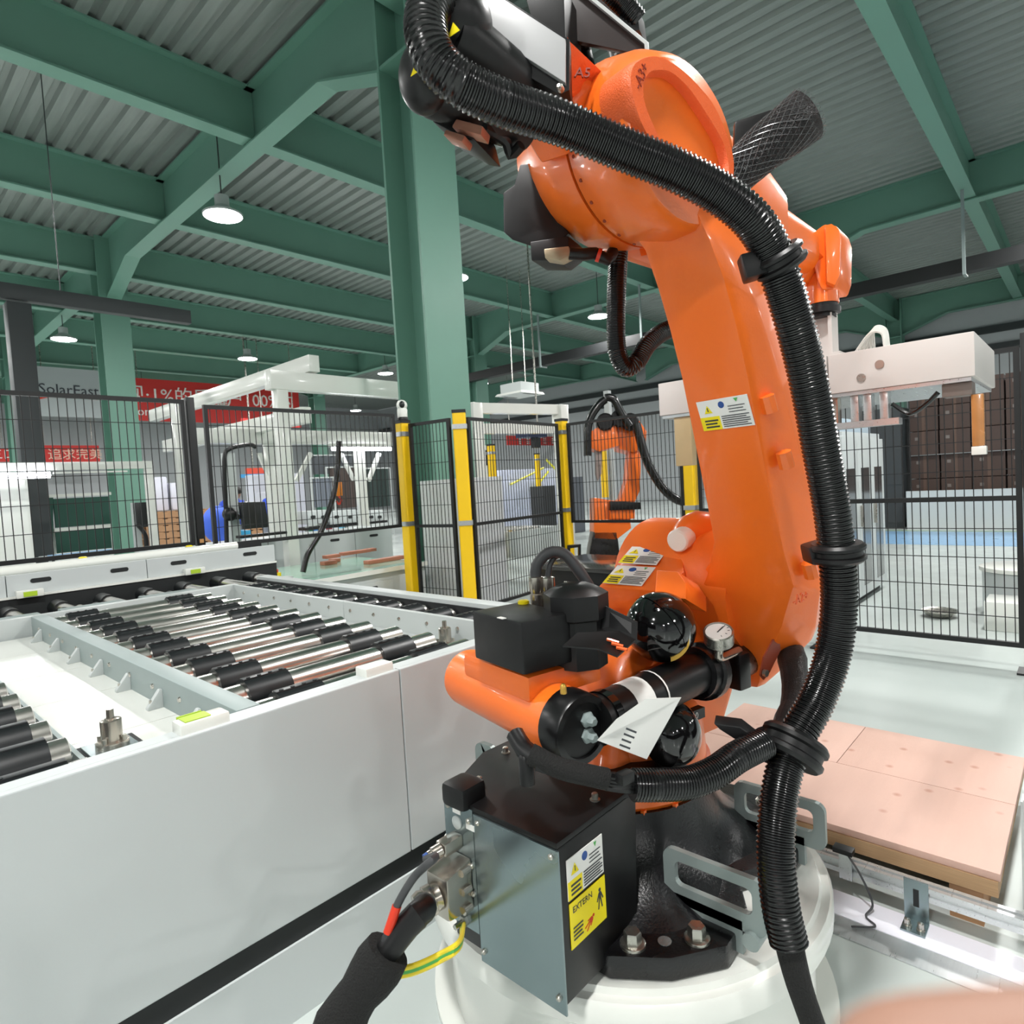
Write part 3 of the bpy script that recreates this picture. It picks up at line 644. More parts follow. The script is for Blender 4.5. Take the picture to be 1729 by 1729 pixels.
wb = rD(1386, 492, 2.12); wd = Vector((.02, 0, -1)).normalized()
rpart('wrist_barrel', GR().lathe(wb+Z3*.05, wb-Z3, [(0, .052), (.05, .052), (.051, .054), (.096, .054)], 28), ORANGE, wrist)
rpart('tool_flange', GR().lathe(wb-Z3*.046, wb-Z3, [(0, .05), (.012, .05), (.014, .058), (.032, .058), (.034, .045), (.045, .045)], 28), BLACK, wrist, 'black tool flange')
# ---- wrist motors at the rear of the in-line arm
bd = -fd; bd = Vector((-1, -.12, .14)).normalized()                  # direction of the motors, towards the rear
def motor_box(p_front, p_back, w_, h_, m_, name, parent=None, label=None, r=.02, bev=.004, roll=0):
    ax = (p_back-p_front); Ln = ax.length; ax = ax.normalized(); sd = Vector((0, 0, 1)).cross(ax).normalized(); up_ = ax.cross(sd)
    lo = rrect(w_, h_, r, 3); cr, sr = math.cos(roll), math.sin(roll)
    f = lambda t, k: [p_front+ax*t+sd*((a*cr-b*sr)*k)+up_*((a*sr+b*cr)*k) for a, b in lo]
    return rpart(name, GR().rings([f(0, 1), f(Ln-.01, 1), f(Ln, .93)]), m_, parent, label)
# end flange marked A5
fl5 = [rD(958, 62, 1.16), rD(962, 70, 1.16), rD(1020, 125, 1.22), rD(1000, 150, 1.24), rD(975, 165, 1.22), rD(955, 160, 1.18)]
f5 = rpart('motor_flange', GR().rings([fl5, [p+Vector((.05, .06, 0)) for p in fl5]]), ORANGE_R, ila, 'rough orange motor flange marked A5')
M5 = face_M(T(rD(984, 124, 1.172)), RW @ Vector((1, -.12, .12)), RW @ Vector((.12, 1, 0)))
rpart('flange_lettering', text_geo('A5', .026, M5, .004), mat('orange_shadow_lettering', '', .5), f5, smooth=False)
rpart('flange_neck', GR().tube([rD(925, 225, 1.28), rD(965, 180, 1.24), rD(985, 160, 1.26)], .035, 14), ORANGE, ila)
rpart('flange_arm', GR().rings([[rD(885, 228, 1.24), rD(970, 165, 1.22), rD(1000, 200, 1.26), rD(960, 260, 1.28), rD(915, 275, 1.28)], [rD(885, 228, 1.32), rD(970, 165, 1.32), rD(1000, 200, 1.36), rD(960, 260, 1.38), rD(915, 275, 1.38)]]), ORANGE, ila, bev=.006)
def slab(pts, d, dd, m_, name, parent=None, label=None, bev=.003):
    a = [rD(u_, v_, d) for u_, v_ in pts]; b_ = [p+Vector(dd) for p in a]
    return rpart(name, GR().rings([a, b_]), m_, parent, label, bev=bev)
mA = slab([(812, -30), (962, 66), (962, 152), (945, 160), (815, 85)], 1.13, (.10, .10, .02), BLACK, 'wrist_motor', None, 'black wrist motor with a bare aluminium side')
slab([(815, -25), (955, 66), (955, 140), (818, 52)], 1.12, (.02, .02, .0), mat('brushed_aluminium_case', '#b9b9ba', .42, metal=.4), 'aluminium_case', mA, 'light grey aluminium case', .002)
c = rD(948, 152, 1.12); rpart('case_screw', GR().lathe(c, c+Vector((-1, -.6, 0)), [(0, .006), (.012, .006), (.016, .003)], 8), NICKEL, mA)
mB = rpart('wrist_motor', GR().lathe(rD(905, 175, 1.22), rD(752, 58, 1.04), [(0, .05), ((rD(905, 175, 1.22)-rD(752, 58, 1.04)).length-.02, .054), ((rD(905, 175, 1.22)-rD(752, 58, 1.04)).length, .044)], 32), BLACK, None, 'round black wrist motor with a yellow warning triangle')
mC = rpart('wrist_motor', GR().lathe(rD(880, 215, 1.24), rD(716, 140, 1.07), [(0, .045), ((rD(880, 215, 1.24)-rD(716, 140, 1.07)).length-.02, .048), ((rD(880, 215, 1.24)-rD(716, 140, 1.07)).length, .038)], 32), BLACK, None, 'lower black wrist motor with a yellow warning triangle')
rpart('motor_cap', GR().ball(rD(770, 45, 1.06), .062, 24, 12), BLACK, mB)
for (u_, v_, d_, par) in ((766, 48, .985, mB), (703, 113, 1.005, mC)):
    Mw = face_M(T(rD(u_, v_, d_)), RW @ Vector((.75, .1, .5)), RW @ Vector((.1, 1, 0)))
    rpart('warning_triangle', tri(Mw, 0, 0, .012, 0), LABELY, par)
# end bells turned to the camera
for (u_, v_, d_, r_, par) in ((716, 132, 1.06, .052, mC),):
    c = rD(u_, v_, d_); rpart('end_bell', GR().ball(c, r_, 24, 14, sc=(.8, .9, 1.1)), BLACK, par)
slab([(728, 175), (790, 195), (800, 235), (780, 232), (730, 205)], 1.12, (.1, .06, .0), BLACK, 'connector_block', mC)
for k, (pts) in enumerate(([(770, 200), (815, 212), (812, 228), (762, 214)], [(752, 218), (785, 228), (780, 240), (748, 228)])):
    slab(pts, 1.10, (.03, .02, 0), PINK, 'motor_plug', mC, None, .003)
# hanging dark cover above (dress-pack plate)
pt2 = slab([(948, -40), (955, 65), (1080, 92), (1092, 85), (1090, 72), (975, -40)], 1.42, (.02, .02, .01), mat('brown_black_plate', '#2a2221', .4), 'dress_pack_plate', None, 'dark dress-pack plate with a pale edge')
slab([(958, -40), (1092, 70), (1094, 92), (1089, 92), (1088, 74), (950, -40)], 1.41, (.006, .0, .0), GREYW, 'plate_edge', pt2, None, 0)
slab([(948, -30), (951, 66), (946, 66), (944, -30)], 1.41, (.006, 0, 0), GREYW, 'plate_edge', pt2, None, 0)
slab([(1050, -10), (1075, 10), (1080, 50), (1062, 55), (1045, 35)], 1.5, (.06, .03, 0), BLACK, 'hose_clamp', pt2)
rpart('plate_bracket', GR().tube([rD(1040, 70, 1.44), rD(1045, 90, 1.55), Vector((-.02, -.22, 1.88))], .022, 10), BLACK, pt2)
rpart('plate_bracket', GR().tube([rD(975, 55, 1.44), rD(985, 90, 1.5), Vector((-.10, -.14, 1.90))], .02, 10), BLACK, pt2)
rpart('upper_hose', GR().hose([rD(1075, 40, 1.52), rD(1040, 0, 1.5), rD(985, -40, 1.45)], .03), RUBBER, pt2)
slab([(880, -30), (952, -30), (955, 70), (900, 40)], 1.34, (.1, .06, 0), BLACK, 'motor_cover', None, 'black motor cover beside the plate')
# axis 3 motor under the hub
mD = slab([(878, 277), (905, 275), (960, 395), (935, 412), (898, 416), (865, 405), (850, 392), (849, 325), (868, 312)], 1.5, (.12, .07, .03), BLACK, 'axis_three_motor', None, 'faceted black axis motor below the hub', .004)
slab([(895, 408), (960, 398), (960, 425), (940, 440), (897, 440)], 1.48, (.08, .04, 0), BLACK, 'connector_block', mD)
slab([(918, 420), (960, 415), (965, 430), (945, 440), (920, 436)], 1.45, (.03, .02, 0), mat('tin_connector', '#b5a78c', .35, metal=.6), 'motor_plug', mD, 'pale metal plug', .003)
rpart('motor_cable', GR().tube([rD(962, 428, 1.46), rD(985, 430, 1.46), rD(1005, 428, 1.47), rD(1025, 438, 1.48), rD(1035, 425, 1.5)], .014, 10), BLACK, mD)
rpart('cable_tie', GR().tube([rD(1008, 430, 1.465), rD(1014, 432, 1.465)], .0155, 10, smooth=False), PRINTR, mD)
rpart('hub_lug', GR().rings([[rD(1075, 402, 1.5), rD(1092, 398, 1.5), rD(1098, 430, 1.5), rD(1082, 433, 1.5)], [rD(1075, 402, 1.56), rD(1092, 398, 1.56), rD(1098, 430, 1.56), rD(1082, 433, 1.56)]]), ORANGE, arm, bev=.003)
rpart('wiring', GR().tube([rD(880, 245, 1.2), rD(862, 262, 1.22), rD(855, 240, 1.2), rD(835, 225, 1.18), rD(815, 215, 1.14)], .010, 8), BLACK, ila)
# ---- dress pack hoses
main = [(800, -40, 1.06), (755, -22, 1.02), (724, 15, .99), (720, 60, .98), (738, 105, .98), (780, 142, .99), (850, 175, 1.02), (950, 209, 1.06), (1050, 251, 1.08), (1140, 287, 1.09), (1215, 327, 1.10), (1268, 370, 1.11), (1300, 420, 1.13), (1322, 480, 1.145),
        (1345, 560, 1.17), (1366, 650, 1.20), (1386, 760, 1.23), (1404, 860, 1.25), (1414, 950, 1.265), (1416, 1030, 1.275), (1405, 1110, 1.28), (1378, 1185, 1.27), (1342, 1250, 1.25), (1322, 1310, 1.225), (1312, 1380, 1.20), (1310, 1450, 1.18), (1318, 1530, 1.165), (1332, 1592, 1.155)]
rpart('main_hose', GR().hose([rD(*p) for p in main], .0335, .0085), RUBBER, label='thick black corrugated dress hose')
rpart('hose_tail', GR().tube([rD(1328, 1575, 1.158), rD(1338, 1620, 1.15), rD(1350, 1665, 1.145), rD(1366, 1712, 1.14), rD(1385, 1765, 1.13)], .024, 14, rf=lambda L, i: .026-.004*min(1, L*8)), mat('woven_sleeve', '', 1), label='black braided tail of the dress hose')
rpart('branch_hose', GR().hose([rD(1067, 1325, 1.13), rD(1110, 1325, 1.14), rD(1160, 1322, 1.16), rD(1205, 1305, 1.18), rD(1245, 1278, 1.20), rD(1290, 1255, 1.23)], .028, .006), RUBBER, label='black corrugated branch hose around the column')
rpart('hanging_hose', GR().hose([rD(1046, 392, 1.56), rD(1043, 450, 1.56), rD(1040, 530, 1.57), rD(1042, 590, 1.58), rD(1055, 620, 1.59), rD(1074, 612, 1.60), rD(1095, 580, 1.62), rD(1125, 558, 1.65), rD(1165, 548, 1.7)], .023, .006), RUBBER, label='black corrugated hose hanging below the hub')
rpart('braided_bundle', GR().tube([rD(1318, 1035, 1.80), rD(1332, 1085, 1.66), rD(1340, 1130, 1.55), rD(1345, 1180, 1.48), rD(1330, 1235, 1.40), rD(1315, 1262, 1.34)], .036, 16, rf=lambda L, i: .034+.002*math.sin(L*400)), mat('braided_sleeve', '#1b1b1c', .35, bump=1.0, bscale=500), label='black braided cable bundle')
# cable bundle on the column feeding the branch hose
for k in range(4):
    rpart('bundled_cable', GR().tube([rD(905, 1278+5*k, 1.12), rD(950, 1296+4*k, 1.115), rD(1000, 1306+5*k, 1.115), rD(1040, 1312+6*k, 1.12), rD(1075, 1318+5*k, 1.13)], .0085, 8), BLACK)
rpart('bundle_wrap', GR().tube([rD(895, 1272, 1.13), rD(940, 1295, 1.12), rD(990, 1308, 1.115), rD(1025, 1315, 1.12)], .019, 10), mat('woven_sleeve', '', 1))
rpart('cable_clip', GR().cbox(rD(1055, 1312, 1.10), (.03, .02, .02)), BLACK, bev=.004)
rpart('cable_guide', GR().tube([rD(870, 1240, 1.2), rD(885, 1265, 1.17), rD(905, 1280, 1.14)], .018, 10), BLACK)
c = rD(888, 1278, 1.15); rpart('guide_post', GR().lathe(c-Z3*.05, c+Z3, [(0, .014), (.05, .014), (.055, .01)], 12), BLACK)
# hose clamps
def clamp(u_, v_, d_, tan, r0, r1, wd_, name='hose_clamp', label=None):
    c = rD(u_, v_, d_); t_ = Vector(tan).normalized()
    return rpart(name, GR().lathe(c-t_*wd_/2, c+t_, [(0, r0), (0, r1-.006), (wd_*.15, r1), (wd_*.3, r1), (wd_*.38, r1-.006), (wd_*.62, r1-.006), (wd_*.7, r1), (wd_*.85, r1), (wd_, r1-.006), (wd_, r0)], 32, cap=False), BLACK, label=label)
def tang(i):
    a, b_ = rD(*main[i-1]), rD(*main[i+1]); return b_-a
k1 = clamp(1316, 440, 1.135, tang(12), .03, .046, .036, label='black split hose clamp on the upper arm')
slab([(1250, 428), (1305, 415), (1312, 455), (1262, 470)], 1.12, (.03, .03, 0), BLACK, 'clamp_arm', k1, None, .005)
k2 = clamp(1414, 932, 1.262, tang(18), .032, .052, .038, label='black split hose clamp on the lower arm')
slab([(1366, 925), (1400, 915), (1420, 955), (1372, 955)], 1.26, (.05, .05, 0), BLACK, 'clamp_arm', k2, None, .006)
k3 = clamp(1338, 1262, 1.245, tang(22), .033, .064, .05, label='large black hose clamp beside the column')
slab([(1205, 1222), (1250, 1228), (1278, 1250), (1283, 1285), (1262, 1262), (1215, 1232)], 1.24, (.02, .01, .01), BLACK, 'clamp_bracket', k3, 'bent black bracket', .002)
slab([(1280, 1250), (1310, 1240), (1325, 1290), (1290, 1290)], 1.24, (.05, .04, 0), BLACK, 'clamp_arm', k3, None, .006)
# flared braided sleeve above the forearm
brm = mat('mesh_sleeve', '#2b2c2d', .3, bump=1.0, bscale=330)
slv = rpart('mesh_sleeve', GR().tube([rD(1215, 310, 1.30), rD(1245, 290, 1.30), rD(1290, 250, 1.29), rD(1330, 220, 1.28), rD(1362, 195, 1.27)], .04, 24, rf=lambda L, i: .042+.07*max(0, L-.06)**1.0*1.0, cap=False), brm, label='flared black braided sleeve with open end')
gs = GR()
pts_ = spline([rD(1215, 310, 1.30), rD(1245, 290, 1.30), rD(1290, 250, 1.29), rD(1330, 220, 1.28), rD(1368, 190, 1.27)], .004)
for tw in (1, -1):
    for k in range(22):
        pa = []
        for i in range(0, len(pts_), 2):
            t_ = (pts_[min(i+1, len(pts_)-1)]-pts_[max(i-1, 0)]).normalized(); sd_ = Z3.cross(t_).normalized(); up_ = t_.cross(sd_)
            L_ = i*.004; rr = .0435+.07*max(0, L_-.06); a = 2*math.pi*k/22+tw*L_*14
            pa.append(pts_[i]+sd_*(rr*math.cos(a))+up_*(rr*math.sin(a)))
        gs.tube(pa, .0007, 3, smooth=False)
rpart('sleeve_strands', gs, mat('glossy_strand', '#5d5f60', .2), slv, stuff=True)
slab([(1240, 205), (1300, 185), (1345, 178), (1335, 215), (1270, 255), (1238, 270)], 1.36, (.04, .03, .02), BLACK, 'sleeve_support', slv, None, .006)
# ---- white round pedestal
pcn = Vector((RO.x, RO.y, 0))
ped = thing('robot_pedestal', 'round white steel pedestal carrying the orange robot', 'pedestal', pcn)
part('drum', G().lathe(pcn, pcn+Z3, [(.02, .47), (.25, .47)], 72), WHITEB, ped)
part('top_flange', G().lathe(pcn, pcn+Z3, [(.25, .505), (.26, .515), (.298, .515), (.309, .508), (.310, .49), (.322, .485)], 72), WHITEB, ped)
part('foot_ring', G().lathe(pcn, pcn+Z3, [(0, .52), (.025, .52)], 72), WHITEB, ped)
# ================================================================== roller conveyor table beside the robot
KT = 1.106                                   # the table is drawn for a .85 m bed and built KT times larger with its bed at .80 m
_part, _thing = part, thing
def part(name, g, *a, **k):
    g.v = [Vector((p.x*KT, p.y*KT, max(0.0, .80+(p.z-.85)*KT))) for p in g.v]; return _part(name, g, *a, **k)
def thing(name, label, cat, loc=(0, 0, 0), group=None): return _thing(name, label, cat, (loc[0]*KT, loc[1]*KT, 0), group)
CT = .85; YF = 1.345; XL, XR = -1.3, 1.75
cv = thing('roller_conveyor', 'large white roller conveyor table with chrome rollers and black rubber sleeves', 'conveyor', (.4, 2.5, 0))
xs = W(678, 1180, y=YF*KT).x/KT
for a, b_ in ((XL, xs-.002), (xs+.002, XR)):
    part('front_panel', G().box((a, YF, .36), (b_, YF+.02, CT)), WHITE, cv, smooth=False, bev=.003)
part('front_rim', G().box((XL, YF+.021, .80), (XR, YF+.06, CT-.001)), WHITE, cv, smooth=False)
part('gap_shade_strip', G().box((XL, YF+.012, .30), (XR, YF+.05, .36)), DARK, cv, 'dark strip standing in for the shaded gap under the panel', smooth=False)  # dark colour stands for the shade in the gap between both panels
part('lower_panel', G().box((XL, YF+.005, .11), (XR-.02, YF+.025, .30)), WHITE, cv, smooth=False)
for x in (-.9, .2, 1.6):
    for y in (1.6, 3.3): part('leg', G().box((x-.05, y-.05, 0), (x+.05, y+.05, .7)), DKGREY, cv, smooth=False)
part('end_panel', G().box((XR-.02, YF+.021, .11), (XR, 3.55, .80)), WHITE, cv, smooth=False)
# beds
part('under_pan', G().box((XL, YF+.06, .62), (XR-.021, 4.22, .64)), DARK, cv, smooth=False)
yy = [1.405, 1.78, 2.22, 2.62, 3.06, 3.48]
for a, b_ in zip(yy[:-1], yy[1:]):
    part('bed_plate', G().box((.345, a, .735), (.585, b_-.003, .765)), WHITEB, cv, smooth=False)
part('pit_wall', G().box((.335, 1.405, .64), (.345, 3.48, .775)), GREYPAINT, cv, smooth=False)
part('bed_plate', G().box((1.345, 1.405, .735), (1.488, 3.48, .755)), WHITEB, cv, smooth=False)
part('drip_edge', G().box((1.470, 1.405, .755), (1.488, 3.48, .765)), GREYW, cv, smooth=False)
# rails
part('middle_rail', G().box((.585, 1.41, .745), (.64, 3.50, CT)), GREYPAINT, cv, 'grey middle rail', bev=.003)
for a, b_ in ((1.41, 2.40), (2.405, 3.50)):
    part('inner_rail', G().box((1.488, a, .66), (1.510, b_, CT)), GREYW, cv, bev=.002)
part('outer_rail', G().box((1.68, YF+.061, .70), (XR, 3.62, CT+.012)), GREYW, cv, bev=.003)
part('rail_liner', G().box((1.672, 1.41, .66), (1.68, 3.60, CT-.005)), DARK, cv, smooth=False)
part('cross_rail', G().box((XL, 3.50, .70), (.60, 3.55, CT)), GREYW, cv, bev=.003)
part('cross_rail', G().box((.60, 3.50, .70), (1.52, 3.55, CT)), GREYW, cv, bev=.003)
for k in range(8):
    y = 1.62+.26*k+.012*k*k*.3; b_ = part('corner_bracket', G().add([(.585, y-.009, .765), (.585, y+.009, .765), (.545, y+.009, .765), (.545, y-.009, .765), (.585, y-.009, .815), (.585, y+.009, .815), (.578, y+.009, .815), (.578, y-.009, .815), (.545, y+.009, .772), (.545, y-.009, .772)],
        [(0, 1, 2, 3), (0, 4, 5, 1), (4, 7, 6, 5), (7, 9, 8, 6), (9, 3, 2, 8), (0, 3, 9, 7, 4), (1, 5, 6, 8, 2)]), GREYW, cv, bev=.002)
    part('bracket_bolt', G().cyl((.558, y, .768), (.558, y, .790), .006, n=8), STEEL, b_)
for k in range(10):
    y = 1.55+.2*k; part('rail_bolt', G().lathe((.585, y, .81), (0, y, .81), [(0, .008), (.005, .006)], 8), STEEL, cv)
for k in range(12):
    y = 1.5+.17*k; part('rail_bolt', G().lathe((1.488, y, .815), (0, y, .815), [(0, .008), (.005, .006)], 8), STEEL, cv)
# rollers (axis along X)
def add_roller(x0, x1, y, z, r, sleeves, name='roller'):
    ro = part(name, G().lathe((x0, y, z), (x1, y, z), [(0, r*.8), (.004, r), (x1-x0-.004, r), (x1-x0, r*.8)], 24), CHROME, cv)
    for a, b_ in sleeves:
        sl_ = part('rubber_sleeve', G().lathe((a, y, z), (b_, y, z), [(0, r), (0, r+.009), (b_-a, r+.009), (b_-a, r)], 24, cap=False), SLEEVE, ro)
        g = G().box((a, y-.010, z+r+.004), (b_, y+.014, z+r+.0115))
        n_ = 4
        part('sleeve_seam', g, SLEEVE, ro, bev=.003)
        g2 = G()
        for q_ in range(n_):
            xx = a+(b_-a)*(q_+.5)/n_; g2.cyl((xx, y-.004, z+r+.010), (xx, y-.004, z+r+.0135), .0055, n=8)
        part('seam_screws', g2, DARK, ro)
    return ro
P = .178
def copy_parts(src, d):
    c = src.copy(); COL.objects.link(c); c.parent = cv; c.location = Vector(src.location)+Vector(d)*KT; ORG[c.name] = ORG[src.name]
    for ch in src.children:
        e = ch.copy(); COL.objects.link(e); e.parent = c; ORG[e.name] = ORG[ch.name]
R0 = add_roller(.648, 1.335, 1.46, .80, .040, ((.70, .82), (1.12, 1.24)))
for k in range(1, 12): copy_parts(R0, (0, P*k, 0))
R1 = add_roller(-.7, .325, 1.50, .775, .042, ((-.55, .285),))
for k in range(1, 11): copy_parts(R1, (0, P*k, 0))
R2 = add_roller(1.515, 1.668, 1.56, .80, .034, ((1.535, 1.64),))
for k in range(1, 12): copy_parts(R2, (0, .170*k, 0))
part('roller_bearer', G().box((.642, 1.42, .74), (.650, 3.48, .80)), GREYPAINT, cv, smooth=False)
part('roller_bearer', G().box((1.335, 1.42, .74), (1.345, 3.48, .80)), GREYPAINT, cv, smooth=False)
# lifting pins on cut-out plates
for x, y in ((.405, 1.66), (1.415, 1.655)):
    hole = part('plate_recess', G().box((x-.055, y-.06, .7655), (x+.06, y+.075, .7668)), DARK, cv, smooth=False)
    pp = part('pin_plate', G().box((x-.05, y-.065, .7668), (x+.045, y+.055, .774)), ZINC, cv, smooth=False)
    c = Vector((x, y, .774))
    part('lifting_pin', G().lathe(c, c+Z3, [(0, .034), (.012, .034), (.014, .022), (.06, .022), (.062, .019), (.063, .008), (.085, .008)], 20), NICKEL, cv, 'nickel lifting pin')
    for k in range(4):
        a = math.pi/4+k*math.pi/2; q_ = c+Vector((.028*math.cos(a), .028*math.sin(a), .012)); part('pin_bolt', G().cyl(q_, q_+Z3*.012, .005, n=8), STEEL, pp)
# sensor covers along the rims
def cover(x, y, lime, l=.10):
    o = part('sensor_cover', G().box((x-l/2, y, CT-.01), (x+l/2, y+.05, CT+.022)), WHITEB, cv, 'white sensor cover', bev=.006)
    if lime: part('lime_window', G().box((x-l*.38, y+.052, CT+.0), (x+l*.12, y+.056, CT+.024)), LIMEL, o, smooth=False)
    if lime: part('lime_window', G().box((x-l*.38, y+.006, CT+.0225), (x+l*.14, y+.045, CT+.024)), LIMEL, o, smooth=False)
cover(.50, YF+.012, True); cover(.935, YF+.012, False, .085)
# transverse section behind
def add_roller_y(x, y0, y1, z, r, s0, s1):
    ro = part('transverse_roller', G().lathe((x, y0, z), (x, y1, z), [(0, r*.8), (.004, r), (y1-y0-.004, r), (y1-y0, r*.8)], 20), CHROME, cv)
    part('rubber_sleeve', G().lathe((x, s0, z), (x, s1, z), [(0, r), (0, r+.008), (s1-s0, r+.008), (s1-s0, r)], 20, cap=False), SLEEVE, ro)
    return ro
T0 = add_roller_y(-.04, 3.62, 4.18, .79, .036, 4.02, 4.16)
for k in range(1, 10): copy_parts(T0, (.213*k, 0, 0))
for k in range(4):
    part('drive_cover', G().box((.02+.36*k, 3.64, .775), (.30+.36*k, 3.78, .83)), GREYPAINT, cv, bev=.004)
    for q_ in range(3):
        part('idler_wheel', G().lathe((.06+.36*k+.07*q_, 3.80, .80), (.06+.36*k+.07*q_, 3.86, .80), [(0, .02), (.004, .026), (.056, .026), (.06, .02)], 14), NICKEL if q_ % 2 else SLEEVE, cv)
# far guard machine with slotted handle panels
gm = thing('guard_cabinet', 'long white machine base with slotted panels under the mesh fence', 'machine', (.6, 4.7, 0))
gx = [-1.3, -.35, .62, 1.30, 2.12]
for a, b_ in zip(gx[:-1], gx[1:]):
    pn = part('panel', G().box((a, 4.25, .12), (b_-.004, 4.275, .985)), WHITE, gm, smooth=False, bev=.002)
    for f_ in (.22, .78):
        x = a+(b_-a)*f_; c = Vector((x, 4.2495, .955))
        part('slot_handle', G().prism([(c.x+p, c.y, c.z-.012+q_) for p, q_ in rrect(.095, .024, .0118, 5)], (0, -.002, 0)), DARK, pn, 'black slotted handle', smooth=False)
part('body', G().box((-1.3, 4.276, 0), (2.116, 4.71, .97)), WHITE, gm, smooth=False)
part('black_gap', G().box((-1.3, 4.235, .70), (2.116, 4.249, .86)), DARK, gm, smooth=False)
part('lower_lip', G().box((-1.3, 4.228, .86), (2.116, 4.249, .872)), WHITEB, gm, smooth=False)
part('white_pipe', G().cyl((-1.3, 4.36, 1.0), (1.9, 4.36, 1.0), .028, n=14), WHITEB, gm)
part('black_rail', G().box((-1.3, 4.44, .971), (2.116, 4.475, 1.02)), FBLK, gm, smooth=False)
for k in range(3):
    o = part('sensor_cover', G().box((-.2+.85*k, 4.20, .86), (-.08+.85*k, 4.249, .90)), WHITEB, gm, bev=.005)
    part('lime_window', G().box((-.17+.85*k, 4.197, .866), (-.11+.85*k, 4.2, .892)), LIMEL, o, smooth=False)
for x in (.25, .95, 1.55):
    s_ = part('stop_button_box', G().box((x, 4.39, .971), (x+.12, 4.435, 1.0)), GREYW, gm, bev=.004)
    part('yellow_button_shroud', G().lathe((x+.06, 4.412, 1.0), (x+.06, 4.412, 2), [(0, .022), (.03, .022), (.034, .015)], 16), LABELY, s_)

part, thing = _part, _thing
# ================================================================== safety fence
def fence_panel(p0, p1, z0, z1, label, mid=None, pitch=.05, hp=.2, stand=None, t=.03, group='black mesh fence panels'):
    p0, p1 = Vector((p0[0], p0[1], 0)), Vector((p1[0], p1[1], 0)); d = (p1-p0); L = d.length; d.normalize(); n_ = Vector((-d.y, d.x, 0))
    t_ = thing('mesh_fence', label, 'fence', (p0+p1)/2+Z3*z0, group)
    M = Matrix.Translation(p0) @ Matrix((d, n_, Z3)).transposed().to_4x4()
    part('top_rail', G().box((0, -t/2, z1-t), (L, t/2, z1), M), FBLK, t_, smooth=False)
    part('bottom_rail', G().box((0, -t/2, z0), (L, t/2, z0+t), M), FBLK, t_, smooth=False)
    for a in (0, L-t): part('stile', G().box((a, -t/2, z0+t), (a+t, t/2, z1-t), M), FBLK, t_, smooth=False)
    if mid: part('middle_rail', G().box((t, -t/2, mid), (L-t, t/2, mid+t), M), FBLK, t_, smooth=False)
    g = G(); r = .0026; k = int(L/pitch)
    for i in range(1, k): g.box((i*L/k-r, -r, z0+t*.5), (i*L/k+r, r, z1-t*.5), M)
    m_ = int((z1-z0)/hp)
    for i in range(1, m_): g.box((t*.5, -r*2.2, z0+i*(z1-z0)/m_-r), (L-t*.5, -r, z0+i*(z1-z0)/m_+r), M)
    part('mesh_wires', g, FBLK, t_, 'black welded wire mesh', smooth=False, stuff=True)
    return t_
def yellow_post(x, y, h, label, clamps=(.95, 1.85), s=.055, rot=0):
    t_ = thing('fence_post', label, 'post', (x, y, 0), 'yellow fence posts')
    R_ = Matrix.Translation((x, y, 0)) @ Matrix.Rotation(rot, 4, 'Z')
    part('shaft', G().prism([R_ @ Vector((a, b, .0)) for a, b in rrect(2*s, 2*s, .012, 2)], (0, 0, h)), YEL, t_, smooth=False)
    part('post_cap', G().box((-s-.003, -s-.003, h), (s+.003, s+.003, h+.03), R_), FBLK, t_, smooth=False)
    for z in clamps: part('clamp', G().box((-s-.008, -s-.008, z), (s+.014, s+.008, z+.045), R_), ALU, t_, smooth=False)
    part('foot_plate', G().box((-.1, -.1, 0), (.1, .1, .012), R_), YEL, t_, smooth=False)
    return t_
fence_panel((-1.6, 5.1), (1.905, 5.1), .985, 2.1, 'wide black mesh fence panel above the long white machine base', pitch=.05, hp=.16)
fence_panel((2.045, 5.1), (3.88, 5.1), .945, 2.07, 'black mesh fence panel between the thick black post and the camera post', pitch=.05, hp=.16)
t_ = thing('black_post', 'thick black fence post standing on the white machine base', 'post', (1.945, 5.1, .934))
part('shaft', G().box((1.917, 5.07, .948), (1.975, 5.13, 2.12)), FBLK, t_, bev=.006)
part('foot_plate', G().box((1.85, 5.0, .935), (2.04, 5.2, .947)), FBLK, t_, bev=.004)
part('orange_tag', G().box((1.93, 5.066, 1.0), (1.96, 5.0695, 1.03)), mat('orange_tag', '#b98a55', .6), t_, smooth=False)
P1 = (3.98, 5.1); P2 = (4.07, 4.36); P3 = (5.85, 4.54); P5 = (5.85, 2.95)
yellow_post(*P1, 1.98, 'yellow fence post carrying a white security camera')
yellow_post(*P2, 2.0, 'bright yellow fence corner post in front of the thick green column', s=.062, rot=.78)
yellow_post(*P3, 2.0, 'yellow fence post between the white cabinet and the second robot')
yellow_post(*P5, 2.0, 'yellow fence post beside the orange link arm')
fence_panel((P1[0]+.02, P1[1]-.08), (P2[0]-.01, P2[1]+.12), .12, 1.97, 'narrow mesh panel in front of the thick green column', mid=.93, pitch=.045, hp=.2)
fence_panel((P2[0]+.11, P2[1]+.01), (P3[0]-.08, P3[1]), .12, 1.97, 'mesh fence panel in front of the tall white cabinet', mid=.93, pitch=.045, hp=.2)
fence_panel((P3[0], P3[1]-.08), (P5[0], P5[1]+.08), .82, 1.97, 'mesh fence panel in front of the second orange robot', pitch=.045, hp=.2)
fence_panel((5.85, 2.87), (5.85, 1.62), .12, 1.97, 'mesh fence panel behind the orange link arm', mid=.93, pitch=.045, hp=.2)
fence_panel((4.81, 1.395), (4.81, .31), .15, 1.95, 'mesh fence panel in front of the white cabinets and brown boxes', mid=1.04, pitch=.047, hp=.18)
fence_panel((4.88, 1.475), (5.78, 1.60), .15, 1.95, 'short return mesh panel behind the dress hose', mid=1.04, pitch=.05, hp=.18)
